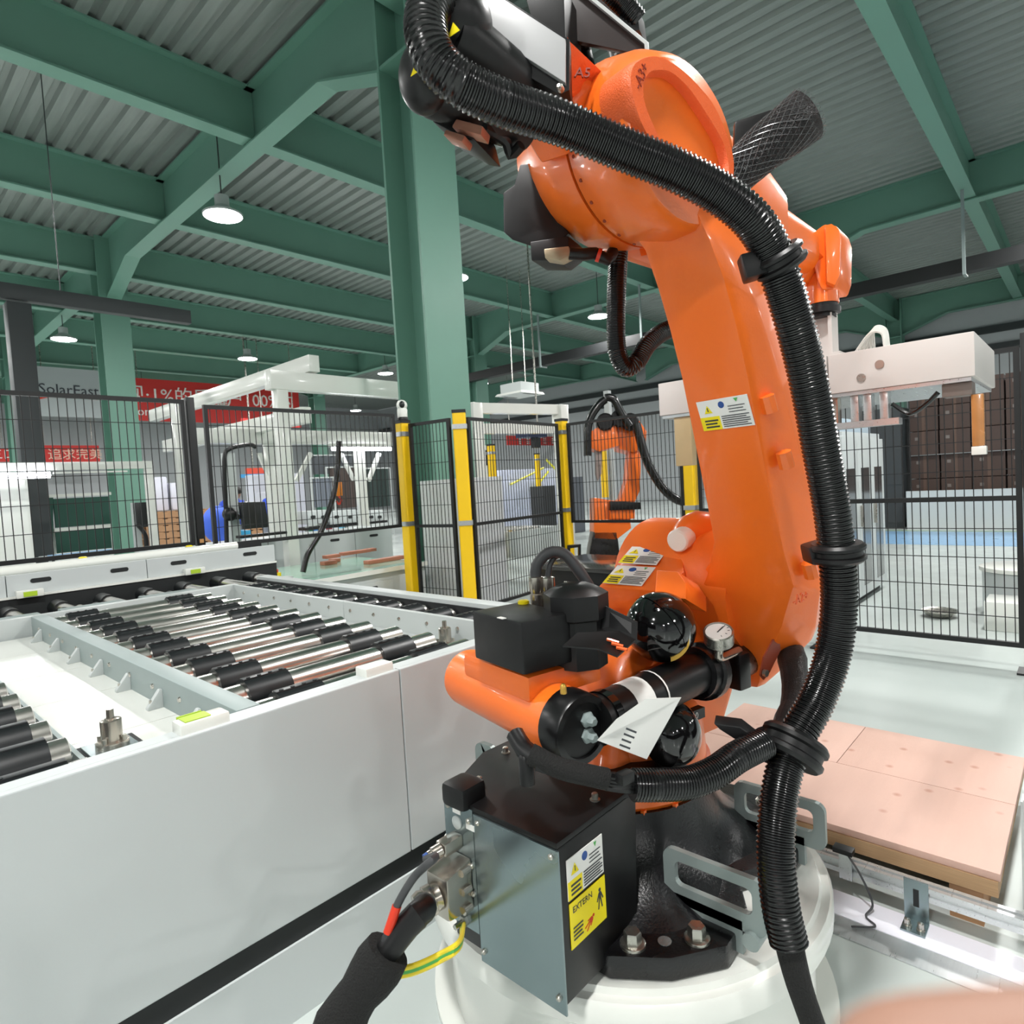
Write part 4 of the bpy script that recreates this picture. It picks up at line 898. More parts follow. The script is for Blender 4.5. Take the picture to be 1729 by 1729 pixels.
for nm, x, y in (('black fence post beside the dress hose', 4.81, 1.44), ('black fence corner post right of the mesh', 4.81, .27)):
    t_ = thing('black_post', nm, 'post', (x, y, 0), 'black fence posts')
    part('shaft', G().box((x-.035, y-.035, 0), (x+.035, y+.035, 2.02)), FBLK, t_, bev=.004)
    part('foot_plate', G().box((x-.08, y-.08, 0), (x+.08, y+.08, .012)), FBLK, t_, smooth=False)
yellow_post(8.7, 5.9, 2.0, 'distant yellow post behind the second robot')
yellow_post(8.05, 7.85, 2.0, 'distant yellow post beside the black loudspeaker screen')
yellow_post(12.2, 10.3, 2.0, 'distant yellow post among the shrink-wrapped machines')
# security camera on the first yellow post
cc = Vector((P1[0], P1[1]-.01, 2.012))
sc = thing('security_camera', 'small white pan-tilt security camera on a yellow post', 'camera', cc)
part('base', G().lathe(cc, cc+Z3, [(0, .055), (.02, .055), (.03, .05)], 20), BLACK, sc)
part('body', G().lathe(cc+Z3*.03, cc+Z3, [(0, .05), (.07, .052), (.09, .045), (.10, .03)], 20), WHITEB, sc)
hd = part('head', G().ball(cc+Z3*.15, .055, 20, 14), WHITEB, sc)
part('lens', G().ball(cc+Vector((-.022, -.030, .152)), .030, 16, 10, sc=(1, 1, 1.2)), SLATE, hd, 'dark oval lens')
# ================================================================== gripper held by the robot
gx0 = 2.235; gz1 = W(1648, 558, x=gx0).z; gz0 = W(1648, 634, x=gx0).z; gy0 = W(1646, 600, x=gx0).y; gy1 = W(1112, 670, x=gx0).y
gr = thing('gripper_beam', 'long pale grey gripper beam hanging from the robot wrist', 'gripper', (gx0+.06, (gy0+gy1)/2, gz0))
gm_ = mat('gripper_paint', '#cfcac6', .4, var=.02)
ym = W(1397, 620, x=gx0).y
part('beam', G().box((gx0, gy0, gz0), (gx0+.50, ym-.002, gz1)), gm_, gr, bev=.004)
part('beam', G().box((gx0, ym+.002, gz0), (gx0+.50, gy1, gz1)), gm_, gr, bev=.004)
part('belly_plate', G().box((gx0+.005, gy0+.01, gz0-.012), (gx0+.495, gy1-.01, gz0-.001)), ALU, gr, smooth=False)
for v_, u_ in ((615, 1485), (638, 1454)):
    c = W(u_, v_, x=gx0-.002); h_ = part('hole', G().lathe(c, c-Vector((1, 0, 0)), [(0, .013), (.0015, .013)], 20), STEEL, gr, 'round hole with bright rim')
ht = W(1386, 528, d=2.13)
hy_, hx_ = ht.y, ht.x
part('hanger_flange', G().lathe((hx_, hy_, ht.z+.001), (hx_, hy_, 0), [(0, .05), (.014, .05)], 24), gm_, gr)
part('hanger_web', G().box((hx_-.012, hy_-.04, gz1+.012), (hx_+.012, hy_+.04, ht.z-.012)), gm_, gr, smooth=False)
for s_ in (-1, 1): part('hanger_side', G().box((hx_-.035, hy_+s_*.036-.006, gz1+.012), (hx_+.035, hy_+s_*.036+.006, ht.z-.012)), gm_, gr, smooth=False)
part('hanger_foot', G().box((hx_-.06, hy_-.07, gz1), (hx_+.06, hy_+.07, gz1+.012)), gm_, gr, smooth=False)
for k in range(6):
    a = W(1440+3*k, 590, x=gx0+.07); b_ = W(1478+2*k, 560+2*k, x=gx0+.07)
    part('air_tube', G().tube([Vector((gx0+.03+.012*k, W(1440, 590, x=gx0).y-.008*k, gz1)), Vector((gx0+.03+.012*k, W(1465, 590, x=gx0).y, gz1+.05+.005*k)), Vector((gx0+.03+.012*k, W(1485, 590, x=gx0).y, gz1+.045+.004*k)), Vector((gx0+.03+.012*k, W(1490, 590, x=gx0).y, gz1))], .004, 6), mat('clear_tube', '#d8d8d2', .2, coat=.4), gr)
part('lower_rail', G().box((gx0+.02, W(1515, 700, x=gx0).y, gz0-.115), (gx0+.07, W(1200, 700, x=gx0).y, gz0-.095)), ALU, gr, smooth=False)
for u_ in (1405, 1440, 1462, 1490):
    y = W(u_, 690, x=gx0).y; part('rail_bracket', G().box((gx0+.02, y-.012, gz0-.095), (gx0+.06, y+.012, gz0-.012)), NICKEL if u_ % 2 else ALU, gr, bev=.002)
part('cylinder_block', G().box((gx0+.02, W(1640, 660, x=gx0).y, gz0-.05), (gx0+.09, W(1588, 660, x=gx0).y, gz0-.012)), mat('taupe_block', '#6f655f', .5), gr, bev=.003)
y = W(1649, 700, x=gx0).y
part('taped_finger', G().box((gx0+.03, y-.014, gz0-.20), (gx0+.055, y+.016, gz0-.05)), mat('brown_tape', '#b07a45', .25, coat=.5, var=.2, vscale=30), gr, 'finger wrapped in brown tape', bev=.003)
part('finger_tip', G().box((gx0+.028, y-.018, gz0-.225), (gx0+.057, y+.018, gz0-.20)), WHITEB, gr, bev=.003)
part('air_hose', G().tube([Vector((gx0+.05, W(1500, 690, x=gx0).y, gz0-.05)), Vector((gx0+.05, W(1530, 690, x=gx0).y, gz0-.085)), Vector((gx0+.05, W(1560, 690, x=gx0).y, gz0-.06)), Vector((gx0+.05, W(1580, 690, x=gx0).y, gz0-.03))], .007, 8), RUBBER, gr)
y = W(1150, 720, x=gx0).y
part('wrapped_finger', G().box((gx0+.01, y-.035, gz0-.20), (gx0+.05, y+.035, gz0-.012)), mat('beige_wrap', '#b7a27a', .35, var=.15, vscale=12), gr, 'finger wrapped in yellowish film', bev=.004)
# ================================================================== floor level right of the robot
pw_ = thing('plywood_stack', 'pale pink plywood sheets on a low wooden pallet beside the pedestal', 'pallet', (2.53, .7, 0))
part('top_sheet', G().box((2.10, .20, .150), (2.56, 1.28, .172)), PLY, pw_, bev=.002)
part('top_sheet', G().box((2.562, .20, .150), (2.99, .74, .172)), PLY, pw_, bev=.002)
part('top_sheet', G().box((2.562, .742, .150), (2.99, 1.28, .172)), PLY, pw_, bev=.002)
part('lower_sheet', G().box((2.095, .205, .105), (2.985, 1.275, .149)), PLYE, pw_, smooth=False)
for y in (.24, .72, 1.18): part('bearer', G().box((2.11, y, 0), (2.97, y+.08, .105)), WOOD, pw_, smooth=False)
xr = 2.04
rl = thing('aluminium_rail', 'slotted aluminium profile rail along the plywood stack', 'rail', (xr, .8, 0))
part('profile', G().prism([(xr+a, -.35, .09+b) for a, b in ((-.02, -.02), (-.02, -.006), (-.012, -.006), (-.012, .006), (-.02, .006), (-.02, .02), (-.006, .02), (-.006, .012), (.006, .012), (.006, .02), (.02, .02), (.02, -.02))], (0, 1.9, 0)), ALU, rl, smooth=False)
for y in (.385, 1.0, -.2):
    br = part('angle_bracket', G().add([(xr-.022, y-.03, .125), (xr-.022, y+.03, .125), (xr-.022, y+.03, .003), (xr-.022, y-.03, .003), (xr-.085, y+.03, .003), (xr-.085, y-.03, .003), (xr-.026, y-.03, .125), (xr-.026, y+.03, .125), (xr-.026, y+.03, .008), (xr-.026, y-.03, .008), (xr-.085, y+.03, .008), (xr-.085, y-.03, .008)],
        [(0, 1, 2, 3), (3, 2, 4, 5), (6, 9, 8, 7), (9, 11, 10, 8), (0, 6, 7, 1), (4, 10, 11, 5), (0, 3, 9, 6), (3, 5, 11, 9), (1, 7, 8, 2), (2, 8, 10, 4)]), ZINC, rl, 'bent zinc angle bracket', smooth=False)
    part('bracket_slot', G().box((xr-.0275, y-.007, .05), (xr-.026, y+.007, .10)), DARK, br, smooth=False)
    for dy in (-.016, .016): part('bracket_bolt', G().lathe((xr-.062, y+dy, .008), (xr-.062, y+dy, 1), [(0, .011), (.004, .011), (.005, .008), (.02, .008), (.022, .005)], 12), STEEL, br)
sn = part('reed_sensor', G().box((xr-.032, .55, .06), (xr-.021, .585, .14)), ALU, rl, bev=.002)
part('sensor_head', G().box((xr-.04, .545, .14), (xr-.005, .60, .155)), BLACK, sn, bev=.002)
part('sensor_lead', G().tube([(xr-.03, .56, .14), (xr-.05, .52, .10), (xr-.055, .49, .03), (xr-.09, .50, .008), (xr-.12, .47, .008), (xr-.16, .52, .008)], .003, 6), CABLE, sn)
pl_ = thing('white_floor_plate', 'white lacquered base plate with a bare aluminium strip on the floor', 'plate', (1.9, .1, 0))
part('plate', G().box((1.918, -.75, 0), (2.03, 1.40, .003)), mat('lilac_white', '#e9e9f2', .3), pl_, smooth=False)
part('bare_strip', G().box((1.83, -.75, 0), (1.914, .58, .003)), ALU, pl_, smooth=False)
single('white_post', G().box((2.26, .105, 0), (2.32, .165, .32)).box((2.62, .105, 0), (2.68, .165, .30)).box((2.24, .112, .30), (3.1, .158, .335)), WHITE, 'white painted steel guard frame beside the plywood', 'frame', smooth=False)
# white tank behind the right fence
c = Vector((6.55, .42, 0)); bk_ = thing('white_drum', 'white drum with a round lid behind the mesh fence', 'drum', c)
part('drum_body', G().lathe(c, c+Z3, [(0, .26), (.02, .28), (.36, .28), (.37, .26)], 32), WHITE, bk_)
part('lid', G().lathe(c+Z3*.37, c+Z3, [(0, .30), (.03, .30), (.04, .27)], 32), WHITEB, bk_)
single('steel_bowl', G().lathe((6.2, .95, 0), (6.2, .95, 1), [(0, .06), (.02, .10), (.05, .13), (.06, .13), (.05, .11)], 24), STEEL, 'small grey steel dish on the floor behind the fence', 'dish')
single('stool_box', G().box((5.85, .25, 0), (6.2, .62, .22)), WHITEB, 'white box in front of the drum behind the fence', 'box', bev=.01)
# tall white cabinet with dark windows
cx0, cx1, cy0, cy1, ch = 6.0, 7.45, 1.60, 2.5, 1.57
cb_ = thing('tall_cabinet', 'tall white cabinet with dark glass door windows', 'cabinet', ((cx0+cx1)/2, 2.0, 0))
part('body', G().box((cx0, cy0+.03, .05), (cx1, cy1, ch)), WHITE, cb_, bev=.01)
part('plinth', G().box((cx0+.03, cy0+.06, 0), (cx1-.03, cy1-.03, .05)), DARK, cb_, smooth=False)
for k in range(3):
    a = cx0+(cx1-cx0)*k/3; b_ = cx0+(cx1-cx0)*(k+1)/3
    d_ = part('door', G().box((a+.004, cy0, .07), (b_-.004, cy0+.028, ch-.02)), WHITE, cb_, bev=.004)
    part('window', G().box((a+.10, cy0-.003, .16), (b_-.10, cy0, ch-.30)), mat('dark_glass', '#3f4041', .12, coat=.5), d_, 'dark glass strip', smooth=False)
    part('door_handle', G().box((a+.03, cy0-.03, .72), (a+.045, cy0-.001, .92)), STEEL, d_, bev=.003)
cz = thing('boxed_machine', 'white boxed machine on wooden feet behind the tall cabinet', 'machine', (10.3, 2.6, 0))
part('housing', G().box((9.2, 2.45, .22), (11.2, 3.6, 1.75)), WHITE, cz, bev=.01)
part('top_cap', G().box((9.3, 2.55, 1.75), (11.1, 3.5, 1.95)), mat('blue_grey_panel', '#a9b9c4', .4), cz, bev=.01)
for x in (9.3, 10.2, 11.0): part('wooden_foot', G().box((x, 2.45, 0), (x+.15, 3.6, .22)), WOOD, cz, smooth=False)
part('handle', G().cyl((9.199, 2.6, 1.0), (9.199, 2.6, 1.3), .015, n=8), STEEL, cz)
# low white partition with brown boxes
single('low_partition', G().box((13.9, -6.5, 0), (14.0, 2.62, .72)), WHITE, 'low white partition wall behind the blue lane', 'partition', smooth=False)
first = None; rows = 0
for r_ in range(11):
    for k in range(6):
        y = 2.40-r_*.50; z = .02+k*.46
        if first is None:
            t_ = thing('cardboard_box', 'brown cardboard box in the tall stacks behind the low partition', 'box', (14.75, y, z), 'stacked brown cardboard boxes')
            part('carton', G().box((14.4, y-.235, z), (15.1, y+.235, z+.445)), CARD, t_, smooth=False)
            part('packing_tape', G().box((14.397, y-.025, z), (14.4, y+.025, z+.445)), mat('tan_tape', '#584338', .35), t_, smooth=False)
            part('box_label', G().box((14.396, y+.08, z+.28), (14.4, y+.14, z+.34)), mat('box_label_grey', '#6d6560', .5), t_, smooth=False)
            first = t_; p0_ = Vector((14.75, y, z))
        else: dup(first, Vector((14.75+.04*((r_*3+k) % 3), y, z))-p0_)
dk = thing('dark_locker', 'dark grey steel locker beside the brown boxes', 'locker', (14.5, 3.0, 0))
part('body', G().box((14.2, 2.72, 0), (14.9, 3.5, 2.35)), DKGREY, dk, bev=.01)
for k in range(3): part('shelf_door', G().box((14.19, 2.74, .1+.75*k), (14.2, 3.48, .8+.75*k)), mat('locker_door', '#34383a', .5), dk, smooth=False)
# ================================================================== middle distance: controller, cabinet, second robot
ct = thing('control_cabinet', 'low black control cabinet with a glossy top in front of the fence', 'cabinet', (4.8, 3.05, 0))
part('body', G().box((4.40, 2.3, .03), (5.15, 3.78, .52)), BLACK, ct, bev=.01)
part('top_plate', G().box((4.36, 2.26, .52), (5.2, 3.83, .555)), mat('glossy_dark_top', '#33312f', .14, coat=.4), ct, bev=.004)
for y in (2.4, 3.0, 3.6): part('vent', G().box((4.395, y-.1, .2), (4.40, y+.1, .35)), DARK, ct, smooth=False)
part('front_handle', G().tube([(4.40, 3.3, .42), (4.37, 3.3, .42), (4.37, 3.45, .42), (4.40, 3.45, .42)], .008, 8, smooth=False), STEEL, ct)
wc_ = thing('white_cabinet', 'plain white cabinet behind the mesh next to the green column', 'cabinet', (4.7, 5.0, 0))
part('body', G().box((4.52, 4.66, .04), (4.92, 5.55, 1.40)), mat('cabinet_grey_white', '#c9cccd', .5, var=.02), wc_, bev=.006)
part('door', G().box((4.515, 4.68, .08), (4.52, 5.53, 1.37)), mat('cabinet_grey_white', '', .5), wc_, smooth=False)
part('plinth', G().box((4.55, 4.69, 0), (4.89, 5.52, .04)), DARK, wc_, smooth=False)
part('side_panel', G().box((4.54, 4.655, .08), (4.90, 4.66, 1.37)), mat('cabinet_grey_white', '', .5), wc_, smooth=False)
# second robot traced at its distance
D2 = 8.0
r2o = W(1030, 985, d=D2); r2o.z = 0
r2 = thing('industrial_robot', 'smaller-looking second orange robot behind the mesh with a drooping black hose', 'robot', r2o)
def ex(pts, d, th_, m_, name, parent=None, label=None, bev=.01):
    a = [W(u_, v_, d=d) for u_, v_ in pts]; n_ = (RW @ Vector((0, 0, -1)))*th_
    return part(name, G().rings([a, [p+n_ for p in a]]), m_, parent or r2, label, bev=bev)
ex([(1002, 898), (1042, 898), (1050, 965), (990, 985), (996, 930)], D2, .35, BLACKC, 'base_frame')
part('pedestal', G().lathe(r2o, r2o+Z3, [(0, .42), (W(1030, 965, d=D2).z+.04, .42)], 32), WHITEB, r2)
rc2 = ex([(1003, 840), (1040, 846), (1062, 862), (1066, 892), (1040, 912), (1003, 910)], D2, .45, ORANGE, 'rotating_column')
ex([(1030, 856), (1072, 860), (1072, 876), (1030, 876)], D2-.06, .2, ORANGE, 'counterbalance', rc2)
ex([(1030, 846), (1082, 848), (1082, 860), (1030, 862)], D2-.1, .3, BLACK, 'axis_motor', rc2)
la2 = ex([(1030, 852), (1048, 842), (1058, 812), (1062, 770), (1066, 742), (1080, 742), (1082, 790), (1080, 830), (1068, 856), (1042, 866)], D2, .28, ORANGE, 'link_arm')
hb2 = ex([(1036, 722), (1050, 706), (1078, 708), (1092, 728), (1090, 752), (1070, 764), (1046, 758)], D2-.05, .4, ORANGE, 'axis_hub')
il2 = ex([(992, 732), (1008, 722), (1040, 718), (1046, 752), (1012, 762), (996, 756)], D2-.15, .3, ORANGE, 'in_line_arm')
for q_, (a, b_) in enumerate(((1022, 712), (1046, 706), (1064, 712))):
    c = W(a, b_, d=D2-.2); part('wrist_motor', G().lathe(c, W(a-2, b_+4, d=D2+.3), [(0, .09), (.02, .11), (.5, .11)], 18), BLACK, r2)
ex([(1006, 758), (1016, 758), (1016, 800), (1010, 812), (1006, 800)], D2-.1, .1, mat('tool_grey', '#8d7d78', .5), 'tool')
part('hose', G().tube([W(u_, v_, d=D2-.25) for u_, v_ in ((1074, 715), (1086, 760), (1098, 790), (1120, 825), (1145, 845), (1175, 850))], .055, 10), RUBBER, r2, 'drooping black hose')
part('hose', G().tube([W(u_, v_, d=D2-.25) for u_, v_ in ((992, 770), (994, 715), (1010, 685), (1022, 675))], .05, 10), RUBBER, r2)
part('hose', G().tube([W(u_, v_, d=D2-.25) for u_, v_ in ((1022, 672), (1035, 673), (1050, 700), (1064, 720))], .05, 10), RUBBER, r2)
pst = W(1025, 660, d=D2+1.3); single('cable_mast', G().box((pst.x-.04, pst.y-.04, 0), (pst.x+.04, pst.y+.04, pst.z)), GREYW, 'slim grey cable mast behind the second robot', 'mast', smooth=False)
tb = thing('dark_bench', 'dark grey workbench beside the second robot', 'bench', (7.9, 3.6, 0))
part('bench_top', G().box((7.35, 3.2, .58), (8.6, 3.95, .64)), DKGREY, tb, bev=.006)
for x in (7.4, 8.5):
    for y in (3.25, 3.88): part('leg', G().box((x, y, 0), (x+.06, y+.06, .58)), DKGREY, tb, smooth=False)
cl = Vector((7.75, 3.6, .645))
g = G()
for k in range(5): g.tube([cl+Vector((.14*math.cos(a)*(1+.1*k), .14*math.sin(a)*(1+.1*k)+0, .012+.018*k)) for a in [2*math.pi*i/14 for i in range(14)]], .014, 6)
single('cable_coil', g, RUBBER, 'coil of black cable lying on the dark bench', 'cable')
single('orange_case', G().box((6.9, 3.1, .0), (7.2, 3.7, .56)), mat('orange_brown', '#c46a35', .5), 'orange-brown crate in front of the dark bench', 'crate', bev=.01)
# wheeled frame near the second robot foot
single('foot_frame', G().frame([Vector(W(967+a, 933+b, d=7.2)) for a, b in ((-8, -12), (14, -14), (14, 14), (-8, 16))], [Vector(W(967+a, 933+b, d=7.2)) for a, b in ((-4, -7), (10, -9), (10, 9), (-4, 11))], (.05, .05, 0)), BLACK, 'small black tube frame by the second robot', 'frame', smooth=False)
# white tubular portal behind the fence
wf = thing('white_portal', 'bright white steel portal frame right of the green column', 'frame', (9.0, 7.6, 0))
a, b_ = W(800, 690, d=9.5), W(942, 682, d=9.5)
part('top_beam', G().box((a.x, a.y-.06, a.z-.02), (b_.x+.3, a.y+.06, a.z+.12)), WHITEB, wf, smooth=False) if False else None
pp = W(945, 684, d=9.4); qq = W(800, 700, d=8.6)
part('upright', G().box((pp.x-.09, pp.y-.09, 0), (pp.x+.09, pp.y+.09, pp.z)), WHITEB, wf, bev=.006)
dv_ = (qq-pp); dv_.z = 0
part('top_beam', G().rings([[pp+Vector((0, 0, dz))+Vector((-dv_.y, dv_.x, 0)).normalized()*s_ for s_, dz in ((-.06, -.14), (.06, -.14), (.06, 0), (-.06, 0))], [Vector((qq.x, qq.y, pp.z+dz))+Vector((-dv_.y, dv_.x, 0)).normalized()*s_ for s_, dz in ((-.06, -.14), (.06, -.14), (.06, 0), (-.06, 0))]]), WHITEB, wf, smooth=False)
part('lower_beam', G().rings([[pp+Vector((0, 0, dz-.28))+Vector((-dv_.y, dv_.x, 0)).normalized()*s_ for s_, dz in ((-.05, -.14), (.05, -.14), (.05, 0), (-.05, 0))], [Vector((qq.x, qq.y, pp.z+dz-.28))+Vector((-dv_.y, dv_.x, 0)).normalized()*s_ for s_, dz in ((-.05, -.14), (.05, -.14), (.05, 0), (-.05, 0))]]), WHITEB, wf, smooth=False)
part('upright', G().box((qq.x-.09, qq.y-.09, 0), (qq.x+.09, qq.y+.09, pp.z)), WHITEB, wf, bev=.006)
# ================================================================== background behind the left fence
def rect(u0, v0, u1, v1, Y):                          # pixel rectangle -> x range, z range on the plane y = Y
    vm, um = (v0+v1)/2, (u0+u1)/2
    return W(u0, vm, y=Y).x, W(u1, vm, y=Y).x, W(um, v1, y=Y).z, W(um, v0, y=Y).z
def pbox(u0, v0, u1, v1, Y, dy, floor=False, z0=None):
    a, b, c, d = rect(u0, v0, u1, v1, Y)
    if floor: c = 0
    if z0 is not None: c = z0
    return G().box((a, Y, c), (b, Y+dy, d))
# drawer machine with green glass top
dm = thing('drawer_machine', 'white machine base with drawer panels and a pale green glass top', 'machine', (3.1, 6.0, 0))
gx0_, gx1_, gy_, gz_ = 2.30, 4.35, 5.32, .50
part('body', G().box((gx0_, gy_+.02, 0), (gx1_, 6.7, gz_)), WHITE, dm, bev=.004)
for a, b_ in ((2.31, 2.98), (3.0, 3.36), (3.38, 3.9)):
    pn = part('drawer_front', G().box((a, gy_, .08), (b_, gy_+.018, gz_-.09)), WHITE, dm, bev=.003)
    part('slot_handle', G().prism([((a+b_)/2+p, gy_-.001, gz_-.15+q_) for p, q_ in rrect(.13, .035, .017, 5)], (0, -.003, 0)), DARK, pn, smooth=False)
part('glass_top', G().box((gx0_-.05, gy_-.02, gz_), (gx1_, 6.7, gz_+.03)), GLASSG, dm, 'pale green glass sheet', smooth=False)
part('bright_rim', G().box((gx0_-.05, gy_-.03, gz_-.01), (gx1_, gy_-.02, gz_+.035)), WHITEB, dm, smooth=False)
ORP = mat('salmon_pad', '#b9765c', .6)
for k, (u_, v_, l) in enumerate(((555, 953, .16), (565, 949, .10), (600, 935, .42), (625, 931, .14), (560, 942, .2), (650, 948, .5))):
    c = W(u_, v_, z=gz_+.03); single('rubber_pad', G().box((c.x-l/2, c.y-.05, gz_+.0301), (c.x+l/2, c.y+.05, gz_+.07)), ORP, 'salmon rubber pad lying on the green glass top', 'pad', 'salmon pads on the green glass', bev=.006)
c = W(532, 953, z=gz_+.06); es = thing('stop_box', 'grey box with a yellow stop button at the corner of the green glass', 'button', (2.62, 5.37, gz_+.031))
part('box', G().box((2.48, 5.30, gz_+.031), (2.80, 5.42, gz_+.10)), GREYW, es, bev=.006)
part('yellow_shroud', G().lathe((2.66, 5.36, gz_+.10), (2.66, 5.36, 2), [(0, .05), (.045, .05), (.05, .035)], 18), LABELY, es)
part('red_button', G().lathe((2.66, 5.36, gz_+.15), (2.66, 5.36, 2), [(0, .025), (.02, .03), (.03, .02)], 16), PRINTR, es)
hm = thing('handled_cabinets', 'row of white cabinets with slotted handles behind the glass table', 'cabinet', (4.2, 7.6, 0))
for k in range(5):
    a = 2.4+.62*k; d_ = part('door', G().box((a, 7.45, .1), (a+.61, 7.47, .78)), WHITE, hm, bev=.003)
    part('slot_handle', G().prism([(a+.3+p, 7.449, .70+q_) for p, q_ in rrect(.14, .035, .017, 5)], (0, -.003, 0)), DARK, d_, smooth=False)
part('carcass', G().box((2.4, 7.471, 0), (5.5, 8.2, .80)), WHITE, hm, smooth=False)
# white gantry
ga = thing('white_gantry', 'tall white steel gantry with crossed beams behind the mesh', 'gantry', (3.1, 6.05, 0))
px_ = W(483, 900, y=6.02).x
ztp = W(476, 655, y=6.02).z
part('upright', G().box((px_-.06, 6.92, 0), (px_+.06, 7.06, ztp+.1)), WHITEB, ga, bev=.004) if False else part('upright', G().box((px_-.055, 6.0-.78, .0), (px_+.055, 6.0-.67, ztp)), WHITEB, ga, bev=.004) if False else None
YG = 7.05
def gbeam(name, p0, p1, w_, h_, m_=WHITEB, par=ga):
    p0, p1 = Vector(p0), Vector(p1); d = (p1-p0).normalized(); s_ = Vector((-d.y, d.x, 0)).normalized() if abs(d.z) < .9 else Vector((1, 0, 0)); u_ = d.cross(s_)
    f = lambda p: [p+s_*a+u_*b for a, b in ((-w_/2, -h_/2), (w_/2, -h_/2), (w_/2, h_/2), (-w_/2, h_/2))]
    return part(name, G().rings([f(p0), f(p1)]), m_, par, bev=.004)
x0_ = W(475, 700, y=YG).x; zt_ = W(470, 643, y=YG).z
gbeam('upright', (x0_, YG, 0), (x0_, YG, zt_), .14, .14)
gbeam('top_beam', (x0_-.14, YG, zt_), (W(690, 662, y=YG).x, YG, zt_), .16, .22)
gbeam('cross_beam', (W(531, 620, y=YG-.1).x, YG-.1, zt_+.23), (W(531, 620, y=YG-.1).x, YG+5.5, zt_+.23), .14, .2)
gbeam('cross_beam', (W(530, 680, y=YG).x, YG+.2, zt_-.36), (W(530, 680, y=YG).x, YG+5, zt_-.36), .14, .2)
x1_ = W(310, 800, y=9.5).x; z1_ = W(310, 680, y=9.5).z
gbeam('upright', (x1_, 9.5, 0), (x1_, 9.5, z1_), .17, .17)

zl = W(560, 745, y=8.6).z
gbeam('lower_beam', (W(330, 748, y=8.6).x, 8.6, zl+.05), (W(665, 748, y=8.6).x, 8.6, zl+.05), .14, .2)
for a, b_ in ((437, 458), (525, 500), (575, 598), (640, 622)):
    gbeam('diagonal_brace', W(a, 765, y=8.6), W(b_, 812, y=8.6), .06, .06)
for u_ in (612, 462): gbeam('upright', (W(u_, 850, y=8.6).x, 8.6, 0), (W(u_, 850, y=8.6).x, 8.6, zl-.05), .13, .13)
lt = thing('led_batten', 'bright LED batten under the white gantry beam', 'light', (W(610, 765, y=8.45).x, 8.45, W(610, 765, y=8.45).z))
a, b_ = W(561, 758, y=8.45), W(660, 762, y=8.45); b_.z = a.z
part('tube', G().cyl(a, b_, .028, n=12), LEDM, lt, 'glowing white tube')
part('housing', G().box((a.x-.05, 8.42, a.z+.03), (b_.x+.05, 8.48, a.z+.08)), WHITEB, lt, smooth=False)
# hoist
hz = W(571, 828, y=8.0)
ho = thing('chain_hoist', 'orange chain hoist hook hanging from the white gantry', 'hoist', hz)
part('block', G().cbox(hz+Z3*.02, (.1, .07, .2)), mat('hoist_orange', '#f08a1e', .4), ho, bev=.01)
part('chain', G().cyl(hz+Z3*.12, W(571, 770, y=8.0), .012, n=6), STEEL, ho)
part('hook', G().tube([hz-Z3*.08, hz+Vector((.04, 0, -.14)), hz+Vector((.0, 0, -.2)), hz+Vector((-.045, 0, -.15))], .014, 8), PRINTR, ho)
cbz = [W(u_, v_, y=5.75) for u_, v_ in ((572, 745), (570, 790), (562, 840), (543, 895), (520, 935), (511, 972))]
single('black_cable', G().tube(cbz[:-1]+[Vector((cbz[-1].x, 5.74, gz_+.062))], .028, 10), RUBBER, 'thick black cable hanging diagonally in front of the white gantry', 'cable')
# conduit hoop with monitor
mo = thing('monitor_stand', 'black monitor on a swivel arm clamped to a white pole', 'monitor', (W(392, 900, y=7.2).x, 7.2, 0))
xm = W(391, 850, y=7.2).x
part('pole', G().box((xm-.055, 7.14, 0), (xm+.055, 7.26, W(385, 765, y=7.2).z)), GREYW, mo, bev=.004)
part('conduit', G().tube([W(384, 955, y=7.1), W(381, 850, y=7.1), W(379, 775, y=7.1), W(388, 758, y=7.1), W(420, 751, y=7.1), W(432, 755, y=7.1)], .025, 8), BLACK, mo)
part('swivel_arm', G().tube([W(390, 872, y=7.1), W(408, 872, y=7.06), W(425, 868, y=7.0)], .03, 8), BLACK, mo)
part('swivel_joint', G().ball(W(388, 868, y=7.08), .08, 14, 10), BLACK, mo)
q_ = [W(405, 848, y=6.96), W(448, 847, y=6.96), W(455, 890, y=6.96), W(412, 894, y=6.96)]
sc_ = part('screen_back', G().rings([q_, [p+Vector((0, .06, 0)) for p in q_]]), SLATE, mo, bev=.01)
part('keyboard_tray', G().box((q_[3].x-.1, 6.84, q_[3].z-.09), (q_[2].x+.15, 6.96, q_[3].z-.06)), BLACK, mo, bev=.005)
mo2 = thing('pole_monitor', 'dark monitor on a pole beside the pallet stack', 'monitor', (W(243, 900, y=9.0).x, 9.0, 0))
a, b_, c_, d_ = rect(228, 848, 255, 890, 9.0)
part('screen', G().box((a, 8.95, c_), (b_, 9.0, d_)), SLATE, mo2, bev=.01)
part('pole', G().box((a-.02, 9.01, 0), (a+.06, 9.08, d_)), GREYW, mo2, smooth=False)
part('cable_chain', G().tube([W(232, 885, y=8.9), W(246, 905, y=8.9), W(250, 935, y=8.9), W(262, 958, y=8.9)], .025, 8), BLACK, mo2)
